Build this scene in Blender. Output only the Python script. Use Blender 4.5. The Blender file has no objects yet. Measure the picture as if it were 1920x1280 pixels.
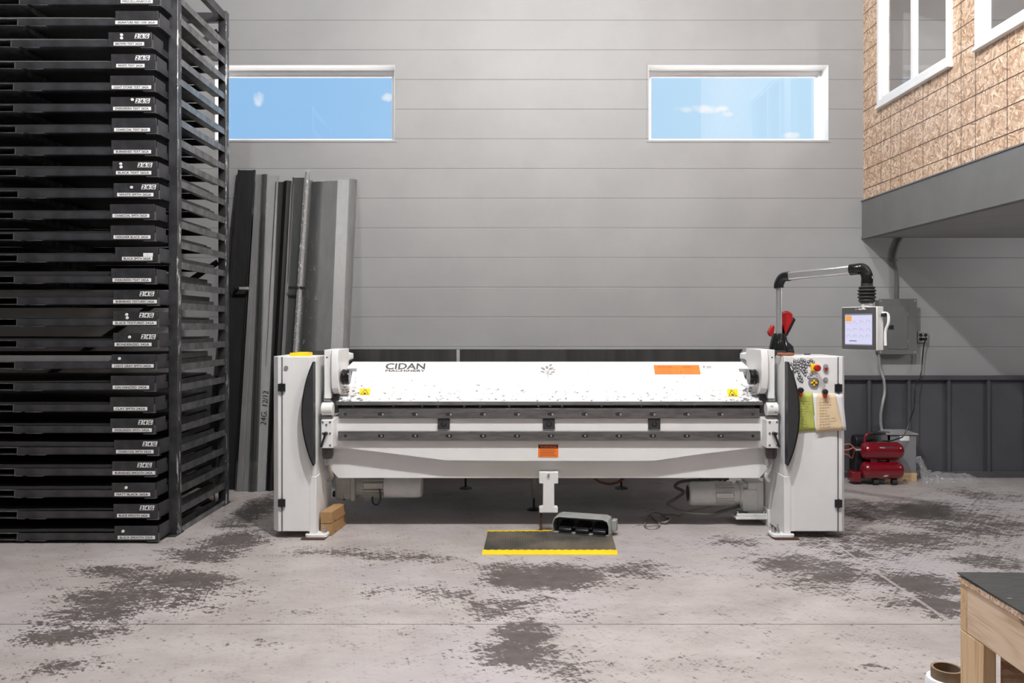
import bpy, bmesh, math, random
from mathutils import Vector, Matrix
random.seed(7)
F, H = 1530.0, 1.55            # focal length in px of the 1920x1280 frame, camera height
scene = bpy.context.scene
COL = scene.collection
V = Vector
def P(x, y, Y): return V(((x-960)*Y/F, Y, H-(y-610)*Y/F))       # point seen at pixel (x,y) at depth Y
def X_(x, Y): return (x-960)*Y/F
def Z_(y, Y): return H-(y-610)*Y/F
def FL(x, y):                                                       # floor point seen at a pixel
    Y = F*H/(y-610); return V((X_(x, Y), Y, 0))
# ------------------------------------------------------------------ node helpers
class E:
    def __init__(s, nt, sock): s.nt, s.s = nt, sock
    def op(s, o, b=None, c=None):
        n = s.nt.nodes.new('ShaderNodeMath'); n.operation = o
        s.nt.links.new(s.s, n.inputs[0])
        for i, v in ((1, b), (2, c)):
            if v is None: continue
            if isinstance(v, E): s.nt.links.new(v.s, n.inputs[i])
            else: n.inputs[i].default_value = v
        return E(s.nt, n.outputs[0])
    def __add__(s, b): return s.op('ADD', b)
    def __sub__(s, b): return s.op('SUBTRACT', b)
    def __mul__(s, b): return s.op('MULTIPLY', b)
    def __truediv__(s, b): return s.op('DIVIDE', b)
    def lt(s, b): return s.op('LESS_THAN', b)
    def gt(s, b): return s.op('GREATER_THAN', b)
    def abs(s): return s.op('ABSOLUTE')
    def mx(s, b): return s.op('MAXIMUM', b)
    def mn(s, b): return s.op('MINIMUM', b)
    def mod(s, b): return s.op('FLOORED_MODULO', b)
    def clamp(s): return s.mx(0.0).mn(1.0)
    def step(s, a, b):
        n = s.nt.nodes.new('ShaderNodeMapRange'); n.interpolation_type = 'SMOOTHSTEP'
        s.nt.links.new(s.s, n.inputs[0]); n.inputs[1].default_value = a; n.inputs[2].default_value = b
        return E(s.nt, n.outputs[0])
class Mat:
    def __init__(s, name, color=(.5,.5,.5), rough=.5, metal=0.0, spec=.5, coat=0.0):
        s.m = bpy.data.materials.new(name); s.m.use_nodes = True
        s.nt = s.m.node_tree; s.b = s.nt.nodes['Principled BSDF']
        s.b.inputs['Base Color'].default_value = (*color, 1); s.b.inputs['Roughness'].default_value = rough
        s.b.inputs['Metallic'].default_value = metal; s.b.inputs['Specular IOR Level'].default_value = spec
        s.b.inputs['Coat Weight'].default_value = coat
        s.m.diffuse_color = (*color, 1); s.color = color
    def coord(s, which='Object'):
        n = s.nt.nodes.new('ShaderNodeTexCoord'); return n.outputs[which]
    def xyz(s, sock=None):
        n = s.nt.nodes.new('ShaderNodeSeparateXYZ'); s.nt.links.new(sock or s.coord(), n.inputs[0])
        return [E(s.nt, o) for o in n.outputs]
    def mapping(s, scale=(1,1,1), rot=(0,0,0), loc=(0,0,0), which='Object'):
        n = s.nt.nodes.new('ShaderNodeMapping'); s.nt.links.new(s.coord(which), n.inputs[0])
        n.inputs['Scale'].default_value = scale; n.inputs['Rotation'].default_value = rot; n.inputs['Location'].default_value = loc
        return n.outputs[0]
    def rmap(s, scale=(1,1,1), rot=(0,0,0), loc=(0,0,0)):      # turn first, then stretch
        n = s.nt.nodes.new('ShaderNodeMapping'); s.nt.links.new(s.mapping((1,1,1), rot, loc), n.inputs[0])
        n.inputs['Scale'].default_value = scale; return n.outputs[0]
    def noise(s, scale=5, detail=3, rough=.5, vec=None, dist=0.0):
        n = s.nt.nodes.new('ShaderNodeTexNoise'); n.inputs['Scale'].default_value = scale
        n.inputs['Detail'].default_value = detail; n.inputs['Roughness'].default_value = rough; n.inputs['Distortion'].default_value = dist
        s.nt.links.new(vec or s.coord(), n.inputs['Vector']); return E(s.nt, n.outputs['Fac'])
    def mix(s, fac, a, b):
        n = s.nt.nodes.new('ShaderNodeMix'); n.data_type = 'RGBA'
        if isinstance(fac, E): s.nt.links.new(fac.s, n.inputs[0])
        else: n.inputs[0].default_value = fac
        for i, v in ((6, a), (7, b)):
            if isinstance(v, tuple): n.inputs[i].default_value = (*v, 1)
            else: s.nt.links.new(v, n.inputs[i])
        return n.outputs[2]
    def setc(s, sock): s.nt.links.new(sock, s.b.inputs['Base Color'])
    def setr(s, e): s.nt.links.new(e.s, s.b.inputs['Roughness'])
    def bump(s, e, strength=.3, dist=.01):
        n = s.nt.nodes.new('ShaderNodeBump'); n.inputs['Strength'].default_value = strength; n.inputs['Distance'].default_value = dist
        s.nt.links.new(e.s, n.inputs['Height']); s.nt.links.new(n.outputs[0], s.b.inputs['Normal'])
def simple(name, color, rough=.5, metal=0.0, var=.15, scale=8, coat=0.0, spec=.5, stretch=(1,1,1)):
    m = Mat(name, color, rough, metal, spec, coat)
    if var:
        n = m.noise(scale, 5, .6, m.mapping(stretch)).step(.3, .7)
        m.setc(m.mix(n, tuple(c*(1-var) for c in color), tuple(min(1, c*(1+var)) for c in color)))
        m.setr(m.noise(scale*1.7, 4, .6, m.mapping(stretch))*.25+(rough-.12))
    return m.m
# ------------------------------------------------------------------ materials
WHITE = simple('white_powder_coat', (.79,.79,.79), .42, var=.03, scale=3)
GREYP = simple('grey_paint', (.30,.30,.30), .5, var=.1)
def postm():
    m = Mat('scuffed_post_steel', (.085,.085,.092), .40, .7)
    x, y, z = m.xyz()
    n = m.noise(7, 5, .6).step(.3, .7)
    base = m.mix(n, (.058,.058,.064), (.11,.11,.118))
    edge = (x-1.5335).abs().step(.011, .002)*y.lt(.62)
    ch = m.noise(5.5, 6, .7, m.mapping((6,6,1.0))).gt(.585)*edge.gt(.35)
    m.setc(m.mix(ch*.9, base, (.75,.75,.74))); return m.m
POSTM = postm()
DARKP = simple('dark_grey_plastic', (.035,.035,.038), .35, var=.1)
BLACK = simple('black_plastic', (.012,.012,.014), .35, var=.1)
GLOSSB = simple('glossy_black', (.01,.01,.011), .12, var=0)
STEEL = simple('worn_steel_bar', (.17,.165,.165), .42, .65, var=.22, scale=9, stretch=(1,3,6))
CHROME = simple('bright_steel', (.6,.6,.6), .25, 1.0, var=.05)
ALU = simple('brushed_aluminium', (.72,.72,.73), .32, .9, var=.05, stretch=(1,1,20))
RACKM = simple('black_rack_steel', (.085,.085,.092), .40, .7, var=.3, scale=7)
RAILM = simple('mill_scale_rail', (.24,.24,.245), .36, .85, var=.35, scale=12)
TRAYM = simple('black_tray_steel', (.070,.070,.077), .42, .6, var=.35, scale=6)
POCKM = simple('worn_pocket_steel', (.15,.15,.155), .42, .6, var=.45, scale=14)
INK = simple('black_ink', (.01,.01,.01), .6, var=0)
LOGOG = simple('dark_grey_print', (.07,.07,.07), .6, var=0)
LEAFG = simple('grey_print', (.25,.25,.25), .6, var=0)
LABELW = simple('white_label', (.85,.85,.85), .55, var=0)
MAGW = simple('white_magnet', (.8,.8,.78), .4, var=0)
YEL = simple('yellow_vinyl', (.92,.62,.01), .5, var=.06)
ORG = simple('orange_sticker', (.9,.22,.03), .5, var=.04)
DPUR = simple('dark_sticker_header', (.05,.02,.03), .5, var=0)
RED = simple('red_paint', (.17,.003,.010), .2, var=.1, coat=.6)
REDP = simple('red_plastic', (.38,.012,.012), .35, var=.05)
PINE = None
MOTOR = simple('motor_grey_paint', (.50,.49,.45), .42, var=.12)
MOTORL = simple('pale_motor_paint', (.72,.72,.70), .4, var=.08)
FEND = simple('panel_box_grey', (.13,.13,.13), .45, var=.06)
GREEN = simple('green_paper', (.48,.52,.12), .7, var=.04)
BEIGE = simple('beige_paper', (.75,.58,.38), .7, var=.05)
PAPER = simple('white_paper', (.82,.82,.84), .7, var=.02)
FRAMEW = simple('white_vinyl', (.86,.86,.87), .35, var=.02)
RUST = simple('rusty_steel', (.10,.05,.035), .7, .3, var=.3, scale=30)
CARD = simple('cardboard_core', (.22,.155,.10), .8, var=.12, scale=20)
FILM = simple('white_film_roll', (.85,.86,.9), .25, var=.02)
RUBBER = simple('black_rubber', (.02,.02,.02), .6, var=.15)
PEDGREY = simple('pedal_grey_green', (.31,.32,.31), .45, var=.08)
HOSE = simple('grey_hose', (.08,.08,.075), .4, var=.2)
FLEX = simple('flex_conduit_grey', (.34,.34,.33), .4, .3, var=.1)
DFLEX = simple('dark_conduit_grey', (.13,.13,.13), .5, var=.1)
CABLE = simple('tan_cable', (.25,.22,.19), .5, var=.1)
ORCAB = simple('rusty_orange_cable', (.20,.07,.03), .5, var=.1)
REDH = simple('red_air_hose', (.42,.12,.09), .4, var=.1)
SILVER = simple('silver_plastic', (.42,.42,.43), .3, .4, var=.05)
TR_BLK = simple('charcoal_trim', (.007,.007,.008), .5, var=.25, scale=3, stretch=(6,6,.4))
TR_GRY = simple('grey_trim', (.14,.14,.14), .42, var=.1, scale=3, stretch=(6,6,.4))
TR_DK = simple('dark_grey_trim', (.028,.028,.028), .4, var=.15, scale=3, stretch=(6,6,.4))
TR_LT = simple('pale_grey_trim', (.25,.25,.25), .4, var=.08, scale=3, stretch=(6,6,.4))
FASCIA = simple('charcoal_fascia', (.17,.17,.17), .45, var=.06, scale=3)
SOFFIT = simple('soffit_grey', (.34,.34,.34), .6, var=.04, scale=2, stretch=(1,1,1))
CEILM = simple('pale_ceiling', (.22,.22,.22), .7, var=.02)
PLAINW = simple('plain_grey_wall', (.17,.17,.17), .6, var=.03)
SCRW = simple('pale_print', (.75,.72,.88), .5, var=0)

def wear_white():
    m = Mat('chipped_white_paint', (.76,.76,.76), .42)
    x, y, z = m.xyz()
    n = m.noise(34, 6, .62, m.mapping((.8,1,1.4)))
    low = z.step(.20, .0)                                # near the lower edge (local height)
    ends = (x.abs()-1.30).step(.0, .24)*z.step(.26,.06)
    thr = (low*.10+ends*.11)*-1.0+.71
    chip = n.gt(thr)
    sc = m.noise(16, 8, .7, m.mapping((.25,1,7))).gt(.735)
    chip = chip.mx(sc*low)
    m.setc(m.mix(chip, (.71,.71,.71), (.17,.17,.175)))
    return m.m
CHIPW = wear_white()
def glass(name, tint=(1,1,1), rough=.0, add=.0):
    m = bpy.data.materials.new(name); m.use_nodes = True; nt = m.node_tree
    nt.nodes.remove(nt.nodes['Principled BSDF']); out = nt.nodes['Material Output']
    t = nt.nodes.new('ShaderNodeBsdfTransparent'); t.inputs[0].default_value = (*tint, 1)
    g = nt.nodes.new('ShaderNodeBsdfGlossy'); g.inputs['Roughness'].default_value = rough
    fr = nt.nodes.new('ShaderNodeFresnel'); ge = nt.nodes.new('ShaderNodeNewGeometry')
    ior = E(nt, ge.outputs['Backfacing'])*-.7603+1.45            # same pane reflectance from either side
    nt.links.new(ior.s, fr.inputs[0])
    mx = nt.nodes.new('ShaderNodeMixShader')
    e = E(nt, fr.outputs[0])+add
    nt.links.new(e.s, mx.inputs[0]); nt.links.new(t.outputs[0], mx.inputs[1]); nt.links.new(g.outputs[0], mx.inputs[2])
    nt.links.new(mx.outputs[0], out.inputs[0]); return m
GLASS = glass('window_glass')
def wrap(name, opac=.12, scale=30, thr=.0):
    m = bpy.data.materials.new(name); m.use_nodes = True; nt = m.node_tree
    b = nt.nodes['Principled BSDF']; out = nt.nodes['Material Output']
    b.inputs['Base Color'].default_value = (.75,.75,.76,1); b.inputs['Roughness'].default_value = .12
    tc = nt.nodes.new('ShaderNodeTexCoord'); mp = nt.nodes.new('ShaderNodeMapping'); nt.links.new(tc.outputs['Object'], mp.inputs[0])
    mp.inputs['Scale'].default_value = (1.5,1.5,.8); mp.inputs['Rotation'].default_value = (0,.5,0)
    n = nt.nodes.new('ShaderNodeTexNoise'); n.inputs['Scale'].default_value = scale; n.inputs['Detail'].default_value = 6
    n.inputs['Distortion'].default_value = 1.5
    nt.links.new(mp.outputs[0], n.inputs['Vector'])
    bp = nt.nodes.new('ShaderNodeBump'); bp.inputs['Strength'].default_value = 1.0; bp.inputs['Distance'].default_value = .03
    nt.links.new(n.outputs[0], bp.inputs['Height']); nt.links.new(bp.outputs[0], b.inputs['Normal'])
    t = nt.nodes.new('ShaderNodeBsdfTransparent'); mx = nt.nodes.new('ShaderNodeMixShader')
    e = (E(nt, n.outputs[0]).step(.58, .72)*(.12+opac*2)+opac).clamp()
    nt.links.new(e.s, mx.inputs[0]); nt.links.new(t.outputs[0], mx.inputs[1]); nt.links.new(b.outputs[0], mx.inputs[2])
    nt.links.new(mx.outputs[0], out.inputs[0]); return m
WRAP = wrap('clear_stretch_wrap', .03, 22)
WRAPD = wrap('crumpled_clear_plastic', .30, 26)
def emit(name, color, s):
    m = Mat(name, tuple(c*.05 for c in color), .3); m.b.inputs['Emission Color'].default_value = (*color, 1); m.b.inputs['Emission Strength'].default_value = s
    return m.m
SCREEN = emit('lit_screen', (.66,.65,.86), 1.0)
SCREENO = emit('lit_screen_orange', (.95,.42,.10), .9)
SCREENG = emit('lit_screen_grey', (.30,.30,.36), .7)

def wood(name, c0, c1, axis=1, sc=1.0):
    m = Mat(name, c0, .6)
    st = [11*sc, 11*sc, 11*sc]; st[axis] = .55*sc
    g = m.noise(1.5, 3, .5, m.mapping(tuple(st)), dist=.5)
    ring = (g*60.0).op('SINE')*.5+.5
    ring = ring*ring*m.noise(3.0, 3, .6, m.mapping(tuple(st))).step(.25, .7)
    k = m.noise(3.1, 0, .5, m.mapping((2.2,2.2,2.2))).gt(.735)
    col = m.mix((ring*.75+m.noise(2.5, 5, .6)*.35).clamp(), c0, c1)
    m.setc(m.mix(k*.8, col, tuple(c*.35 for c in c1))); m.bump(ring, .06, .002)
    return m.m
PINE_Y = wood('pine_board_lengthwise', (.88,.69,.52), (.60,.40,.25), 1)
PINE_Z = wood('pine_post_upright', (.82,.60,.37), (.60,.37,.19), 2)
PINE_X = wood('pine_board_crosswise', (.76,.54,.32), (.56,.35,.18), 0)
BLOCKW = wood('brown_wood_block', (.40,.24,.11), (.30,.17,.07), 1, 2)
HANDLEW = wood('reddish_wood_handle', (.28,.10,.05), (.18,.06,.03), 0, 2)

def osb(name, lines=True, k=1.0):
    m = Mat(name, (.6,.42,.28), .42)
    tot = None
    cells = []
    for i, (rot, stx) in enumerate(((.3,(1,6,34)), (.95,(1,7,30)), (1.5,(1,6,36)), (2.2,(1,7,30)), (2.75,(1,6,38)))):
        vec = m.rmap(stx, (rot, 0, 0), (i*3.1, i*1.7, i*.9))
        v = m.nt.nodes.new('ShaderNodeTexVoronoi'); v.inputs['Scale'].default_value = 1.9*k
        # pre-distort a little so that strand edges are not straight
        m.nt.links.new(vec, v.inputs['Vector'])
        sp = m.nt.nodes.new('ShaderNodeSeparateColor'); m.nt.links.new(v.outputs['Color'], sp.inputs[0])
        cells.append((E(m.nt, sp.outputs[0]), E(m.nt, sp.outputs[1])))
    def lerp(f, p, q): return p+(q-p)*f
    v, hgt = cells[0]
    for c_, h_ in cells[1:]:
        g_ = h_.gt(hgt); v = lerp(g_, v, c_); hgt = hgt.mx(h_)
    fine = m.noise(60, 3, .6, m.mapping((1,1.5,1)))
    v2 = v*.75+fine*.35-.05
    r = m.nt.nodes.new('ShaderNodeValToRGB'); m.nt.links.new(v2.s, r.inputs[0])
    r.color_ramp.elements[0].color = (.28,.15,.085,1); r.color_ramp.elements[1].color = (.95,.80,.65,1)
    r.color_ramp.elements[0].position = .02; r.color_ramp.elements[1].position = .95
    e = r.color_ramp.elements.new(.35); e.color = (.56,.36,.23,1)
    e = r.color_ramp.elements.new(.65); e.color = (.74,.54,.385,1)
    col = r.outputs[0]
    if lines:
        x, y, z = m.xyz()
        wob = m.noise(25, 3)*.006-.003
        u = ((y*-1.0+7.98+.05+wob).mod(1.2192))
        ln = None
        for off in (.05, .2532, .4564, .8628):
            l = (u-off).abs().lt(.0042); ln = l if ln is None else ln.mx(l)
        zz = ((z-2.943+.1+wob).mod(.2)-.1).abs().lt(.0045)
        ln = ln.mx(zz)
        col = m.mix(ln*.95, col, (.05,.022,.012))
    m.setc(col); m.bump(v, .12, .003)
    m.setr(v*.2+.34)
    return m.m
OSBW = osb('oriented_strand_board')
OSBE = osb('strand_board_edge', False, 3.0)
OSBD = osb('strand_board_inner', False, 1.0)

def siding():
    m = Mat('grey_steel_siding', (.30,.30,.30), .5)
    x, y, z = m.xyz()
    zz = ((z-3.160+.1).mod(.3048)-.1).abs()
    ln = zz.lt(.0042)
    n = m.noise(1.3, 4, .6).step(.3,.7)
    col = m.mix(n, (.312,.312,.314), (.342,.342,.342))
    m.setc(m.mix(ln*.42, col, (.09,.09,.09)))
    h = zz.step(0.0, .007)+m.noise(180, 2)*.06
    m.bump(h, .35, .004); return m.m
SIDING = siding()
WAINS = simple('charcoal_wainscot_steel', (.075,.075,.085), .38, var=.1, scale=2)

def floor_mat():
    m = Mat('worn_sealed_concrete', (.5,.45,.44), .5)
    at = m.nt.nodes.new('ShaderNodeAttribute'); at.attribute_name = 'wear'; w = E(m.nt, at.outputs['Fac'])
    x, y, z = m.xyz()
    big = m.noise(.9, 5, .6)
    streak = m.noise(3.0, 9, .7, m.rmap((.6,1.2,1),(0,0,.35)), dist=.6)
    mid = m.noise(8.5, 9, .75, m.rmap((.7,1.3,1),(0,0,-.3)), dist=.8)
    fine = m.noise(34, 9, .8, m.rmap((.6,1.2,1),(0,0,.5)), dist=1.0)
    scr = None
    for ang, sc_ in ((.25, 42), (.85, 50), (-.35, 46), (1.35, 55), (-.9, 50)):
        q_ = m.noise(sc_, 4, .65, m.rmap((.06,1.0,1),(0,0,ang)), dist=.25)-.5; scr = q_ if scr is None else scr+q_
    s = w*.44+(streak-.5)*.55+(mid-.5)*.70+(fine-.5)*.95+scr*.42+(big-.5)*.10
    wear = s.step(.185, .265)
    tone = m.noise(2.4, 6, .65, m.mapping((.8,1.2,1))).step(.3,.7)
    pale = m.mix(tone, (.365,.328,.314), (.490,.450,.438))
    lil = m.noise(.7, 3, .5, m.mapping((1,1,1),(0,0,0),(2.2,1.1,0))).step(.45,.7)
    pale = m.mix(lil*.6, pale, (.485,.455,.49))
    dk = m.noise(9, 6, .7).step(.3,.7)
    dark = m.mix(dk, (.062,.050,.047), (.105,.088,.082))
    grime = (scr*.5+(fine-.5)+(mid-.5)*.5).step(.02, .22)
    col = m.mix(grime*.42, pale, (.20,.172,.162))
    col = m.mix(wear*.94, col, dark)
    # hairline scratches across the sealer
    hs = m.noise(26, 2, .5, m.mapping((.05,1.0,1),(0,0,1.0))).op('SUBTRACT', .5).abs().lt(.004)*m.noise(3.0,2).gt(.58)
    col = m.mix(hs*.55, col, (.50,.47,.46))
    j1 = ((y-4.235).abs()).lt(.0045)
    j2 = ((x-2.293).abs()).lt(.012).mx((x+3.30).abs().lt(.004)*.4)
    nz = m.noise(40,3).step(.2,.5)
    col = m.mix(j2*nz*.75, col, (.42,.39,.375))
    col = m.mix(j1*.75, col, (.045,.04,.04))
    m.setc(col)
    m.setr(wear*.18+.44-fine*.12)
    m.bump(streak*.3-wear*.15, .12, .004)
    return m.m
FLOORM = floor_mat()
def mat_rubber():
    m = Mat('diamond_rubber_mat', (.06,.06,.055), .5)
    x, y, z = m.xyz()
    d1 = ((x+y)*55.0*3.14159).op('SINE')*((x-y)*55.0*3.14159).op('SINE')
    dust = m.noise(3.0, 5, .6).step(.35, .65)
    c = m.mix(dust, (.055,.055,.052), (.16,.135,.10))
    m.setc(m.mix(d1.gt(.25)*.5, c, (.03,.03,.03))); m.bump(d1, .5, .004); return m.m
MATR = mat_rubber()
# ------------------------------------------------------------------ mesh builder
WL = {}
class MB:
    def __init__(s): s.bm = bmesh.new(); s.mi = 0
    def face(s, pts):
        f = s.bm.faces.new([s.bm.verts.new(p) for p in pts]); f.material_index = s.mi; return f
    def loft(s, secs, cap=True, closed=True):
        rings = [[s.bm.verts.new(p) for p in sec] for sec in secs]
        n = len(rings[0])
        for a, b in zip(rings, rings[1:]):
            for i in range(n if closed else n-1):
                j = (i+1) % n
                f = s.bm.faces.new((a[i], a[j], b[j], b[i])); f.material_index = s.mi
        if cap and closed:
            for r, rv in ((rings[0], True), (rings[-1], False)):
                f = s.bm.faces.new(r[::-1] if rv else r); f.material_index = s.mi
        return s
    def box(s, x0, x1, y0, y1, z0, z1):
        if x0 > x1: x0, x1 = x1, x0
        if y0 > y1: y0, y1 = y1, y0
        if z0 > z1: z0, z1 = z1, z0
        return s.loft([[(x0,y0,z),(x1,y0,z),(x1,y1,z),(x0,y1,z)] for z in (z0, z1)])
    def obox(s, c, size, ax):                                  # ax: 3 unit vectors
        c = V(c); a = [V(v)*d/2 for v, d in zip(ax, size)]
        return s.loft([[c-a[0]-a[1]+k*a[2], c+a[0]-a[1]+k*a[2], c+a[0]+a[1]+k*a[2], c-a[0]+a[1]+k*a[2]] for k in (-1, 1)])
    def rev(s, prof, o, axis, seg=24, cap=True):               # prof: (radius, distance along axis)
        o = V(o); d = V(axis).normalized(); u = d.orthogonal().normalized(); w = d.cross(u)
        return s.loft([[o+d*t+(u*math.cos(2*math.pi*i/seg)+w*math.sin(2*math.pi*i/seg))*max(r, 1e-5) for i in range(seg)] for r, t in prof], cap)
    def cyl(s, p0, p1, r, r2=None, seg=24):
        p0, p1 = V(p0), V(p1); return s.rev([(r, 0), (r if r2 is None else r2, (p1-p0).length)], p0, p1-p0, seg)
    def tube(s, pts, r, seg=10, smooth=0):
        pts = [V(p) for p in pts]
        if smooth: pts = catmull(pts, smooth)
        rs = r if isinstance(r, list) else [r]*len(pts)
        secs = []; u = None
        for i, p in enumerate(pts):
            d = (pts[min(i+1, len(pts)-1)]-pts[max(i-1, 0)]).normalized()
            u = d.orthogonal().normalized() if u is None else (u-d*u.dot(d)).normalized()
            w = d.cross(u)
            secs.append([p+(u*math.cos(2*math.pi*k/seg)+w*math.sin(2*math.pi*k/seg))*rs[i] for k in range(seg)])
        return s.loft(secs)
    def prism(s, poly, vec):
        vec = V(vec); return s.loft([[V(p) for p in poly], [V(p)+vec for p in poly]])
    def text(s, txt, o, right, up, w=None, h=None, normal=.0006, align='L', shear=0.0, bold=0.0):
        vs, fs = glyphs(txt)
        x0 = min(v[0] for v in vs); x1 = max(v[0] for v in vs); y0 = min(v[1] for v in vs); y1 = max(v[1] for v in vs)
        sy = (h or 0)/(y1-y0) if h else None; sx = (w-bold)/(x1-x0) if w else sy
        if sy is None: sy = sx
        o, right, up = V(o), V(right).normalized(), V(up).normalized(); nd = right.cross(up)
        if align == 'C': o = o-right*(x1-x0)*sx/2
        for q, (ox, oy) in enumerate(((0, 0), (bold, 0), (bold, -bold*.6), (0, -bold*.6)) if bold else ((0, 0),)):
            bv = [s.bm.verts.new(o+right*(ox+(x-x0)*sx+shear*(y-y0)*sy)+up*(oy+(y-y0)*sy)+nd*(normal+q*.00008)) for x, y in vs]
            for f in fs:
                try: p_ = s.bm.faces.new([bv[i] for i in f]); p_.material_index = s.mi
                except ValueError: pass
        return s
    def build(s, name, mats, parent=None, bevel=0.0, recalc=True, **props):
        if not isinstance(mats, (list, tuple)): mats = [mats]
        off = WL.get(parent, V((0,0,0))) if parent else s.__dict__.get('origin', V((0,0,0)))
        if recalc: bmesh.ops.recalc_face_normals(s.bm, faces=s.bm.faces[:])
        bmesh.ops.translate(s.bm, verts=s.bm.verts[:], vec=-off)
        me = bpy.data.meshes.new(name); s.bm.to_mesh(me); s.bm.free()
        for m in mats: me.materials.append(m)
        for p in me.polygons: p.use_smooth = True
        me.set_sharp_from_angle(angle=math.radians(32))
        o = bpy.data.objects.new(name, me); COL.objects.link(o)
        if parent: o.parent = parent; WL[o] = off
        else: o.location = off; WL[o] = off
        if bevel:
            b = o.modifiers.new('Bevel', 'BEVEL'); b.width = bevel; b.segments = 2; b.limit_method = 'ANGLE'; b.angle_limit = math.radians(40)
            b.harden_normals = False
        for k, v in props.items(): o[k] = v
        return o
def catmull(p, n):
    q = [p[0]]+p+[p[-1]]; out = []
    for i in range(1, len(q)-2):
        for k in range(n):
            t = k/n; a, b, c, d = q[i-1], q[i], q[i+1], q[i+2]
            out.append(.5*((2*b)+(c-a)*t+(2*a-5*b+4*c-d)*t*t+(3*b-a-3*c+d)*t**3))
    out.append(p[-1]); return out
GC = {}
def glyphs(txt):
    key = txt
    if key not in GC:
        cu = bpy.data.curves.new('t', 'FONT'); cu.body = txt; cu.resolution_u = 3
        ob = bpy.data.objects.new('t', cu)
        me = ob.to_mesh()
        GC[key] = ([(v.co.x, v.co.y) for v in me.vertices], [tuple(p.vertices) for p in me.polygons])
        ob.to_mesh_clear(); bpy.data.objects.remove(ob); bpy.data.curves.remove(cu)
    return GC[key]
def thing(name, label, cat, loc=(0,0,0), group=None):
    o = bpy.data.objects.new(name, None); COL.objects.link(o); o.location = loc; WL[o] = V(loc)
    o.empty_display_size = .1
    o['label'] = label; o['category'] = cat
    if group: o['group'] = group
    return o
def tag(o, label, cat, group=None):
    o['label'] = label; o['category'] = cat
    if group: o['group'] = group
    return o
def mb(origin=None):
    m = MB()
    if origin is not None: m.origin = V(origin)
    return m
ST = dict(kind='structure')
AX = (V((1,0,0)), V((0,1,0)), V((0,0,1)))
# ------------------------------------------------------------------ room shell
WY, CEIL = 8.38, 6.3
XL, XR, YB = -7.5, 8.5, -6.0
def build_floor():
    xs = [XL, -5.6]+[-5.4+.06*i for i in range(196)]+[6.5, XR]
    ys = [YB, -2, 1.0]+[1.9+.055*i for i in range(118)]+[8.65]
    blobs = [(435,1015,45,18,1),(385,1040,60,12,.9),(215,1070,75,9,.8),(265,1115,110,20,.9),(330,1090,90,16,1),(180,1150,70,14,.9),(110,1190,60,14,.9),
      (215,1180,30,10,.7),(70,1265,60,8,.5),(150,1245,60,8,.5),(640,1035,100,8,.6),(760,1045,80,8,.6),(850,1110,60,14,.6),(700,1110,30,8,.5),
      (970,1080,55,20,1.1),(1045,1082,65,20,1.2),(935,1140,55,18,.8),(985,1190,42,28,1.1),(975,1228,60,20,1.1),(905,1225,40,18,.7),(1060,1255,60,20,.6),
      (1190,1068,50,12,.8),(1380,1015,60,8,.6),(1500,1060,80,15,.9),(1560,1080,70,13,.9),(1600,1040,60,10,.7),(1530,1022,40,8,.6),(1680,1012,120,17,.8),
      (1720,960,120,18,.9),(1820,990,100,18,.8),(1850,930,60,10,.6),(1620,960,40,15,.7),(1725,1095,65,18,1.1),(1765,1135,45,18,1.1),(1690,1130,40,12,.7),
      (1850,1050,60,15,.8),(1640,1250,40,6,.5),(1530,1100,60,9,.6),(480,955,30,30,.9),(1090,1150,40,10,.5),(1000,1130,40,10,.6),(560,1150,60,8,.3),(1330,1240,80,8,.3)]
    W = []
    for x, y, rx, ry, a in blobs:
        c = FL(x, y); W.append((c.x, c.y, rx*c.y/F*1.15, ry*c.y*c.y/(F*H)*1.15, a))
    verts, faces, wear = [], [], []
    for y in ys:
        for x in xs:
            verts.append((x, y, 0.0))
            s = 0
            for cx, cy, rx, ry, a in W:
                d = ((x-cx)/rx)**2+((y-cy)/ry)**2
                if d < 6: s = max(s, a*math.exp(-d*.62))
            wear.append(s)
    n = len(xs)
    for j in range(len(ys)-1):
        for i in range(n-1): faces.append((j*n+i, j*n+i+1, (j+1)*n+i+1, (j+1)*n+i))
    me = bpy.data.meshes.new('floor'); me.from_pydata(verts, [], faces)
    a = me.attributes.new('wear', 'FLOAT', 'POINT'); a.data.foreach_set('value', wear)
    me.materials.append(FLOORM); o = bpy.data.objects.new('floor', me); COL.objects.link(o); o['kind'] = 'structure'
build_floor()
W1 = (-3.05, -1.203); W2 = (1.402, 3.248); WZ = (3.45, 4.223)
b = MB()
xs = [XL, W1[0], W1[1], W2[0], W2[1], XR]; zs = [0, WZ[0], WZ[1], CEIL]; ya, yb = WY, WY+.27
for i in range(5):
    for j in range(3):
        x0, x1, z0, z1 = xs[i], xs[i+1], zs[j], zs[j+1]
        if j == 1 and i in (1, 3):
            b.face([(x0,ya,z0),(x0,yb,z0),(x0,yb,z1),(x0,ya,z1)]); b.face([(x1,ya,z1),(x1,yb,z1),(x1,yb,z0),(x1,ya,z0)])
            b.face([(x0,ya,z0),(x1,ya,z0),(x1,yb,z0),(x0,yb,z0)]); b.face([(x0,yb,z1),(x1,yb,z1),(x1,ya,z1),(x0,ya,z1)])
        else:
            b.face([(x0,ya,z0),(x1,ya,z0),(x1,ya,z1),(x0,ya,z1)]); b.face([(x0,yb,z1),(x1,yb,z1),(x1,yb,z0),(x0,yb,z0)])
o = b.build('wall_back', SIDING, recalc=False, **ST)
for p in o.data.polygons: p.use_smooth = False
MB().box(XL-.15, XL, YB, WY+.27, 0, CEIL).build('wall_left', PLAINW, **ST)
MB().box(XR, XR+.15, YB, WY+.27, 0, CEIL).build('wall_right', PLAINW, **ST)
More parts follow.
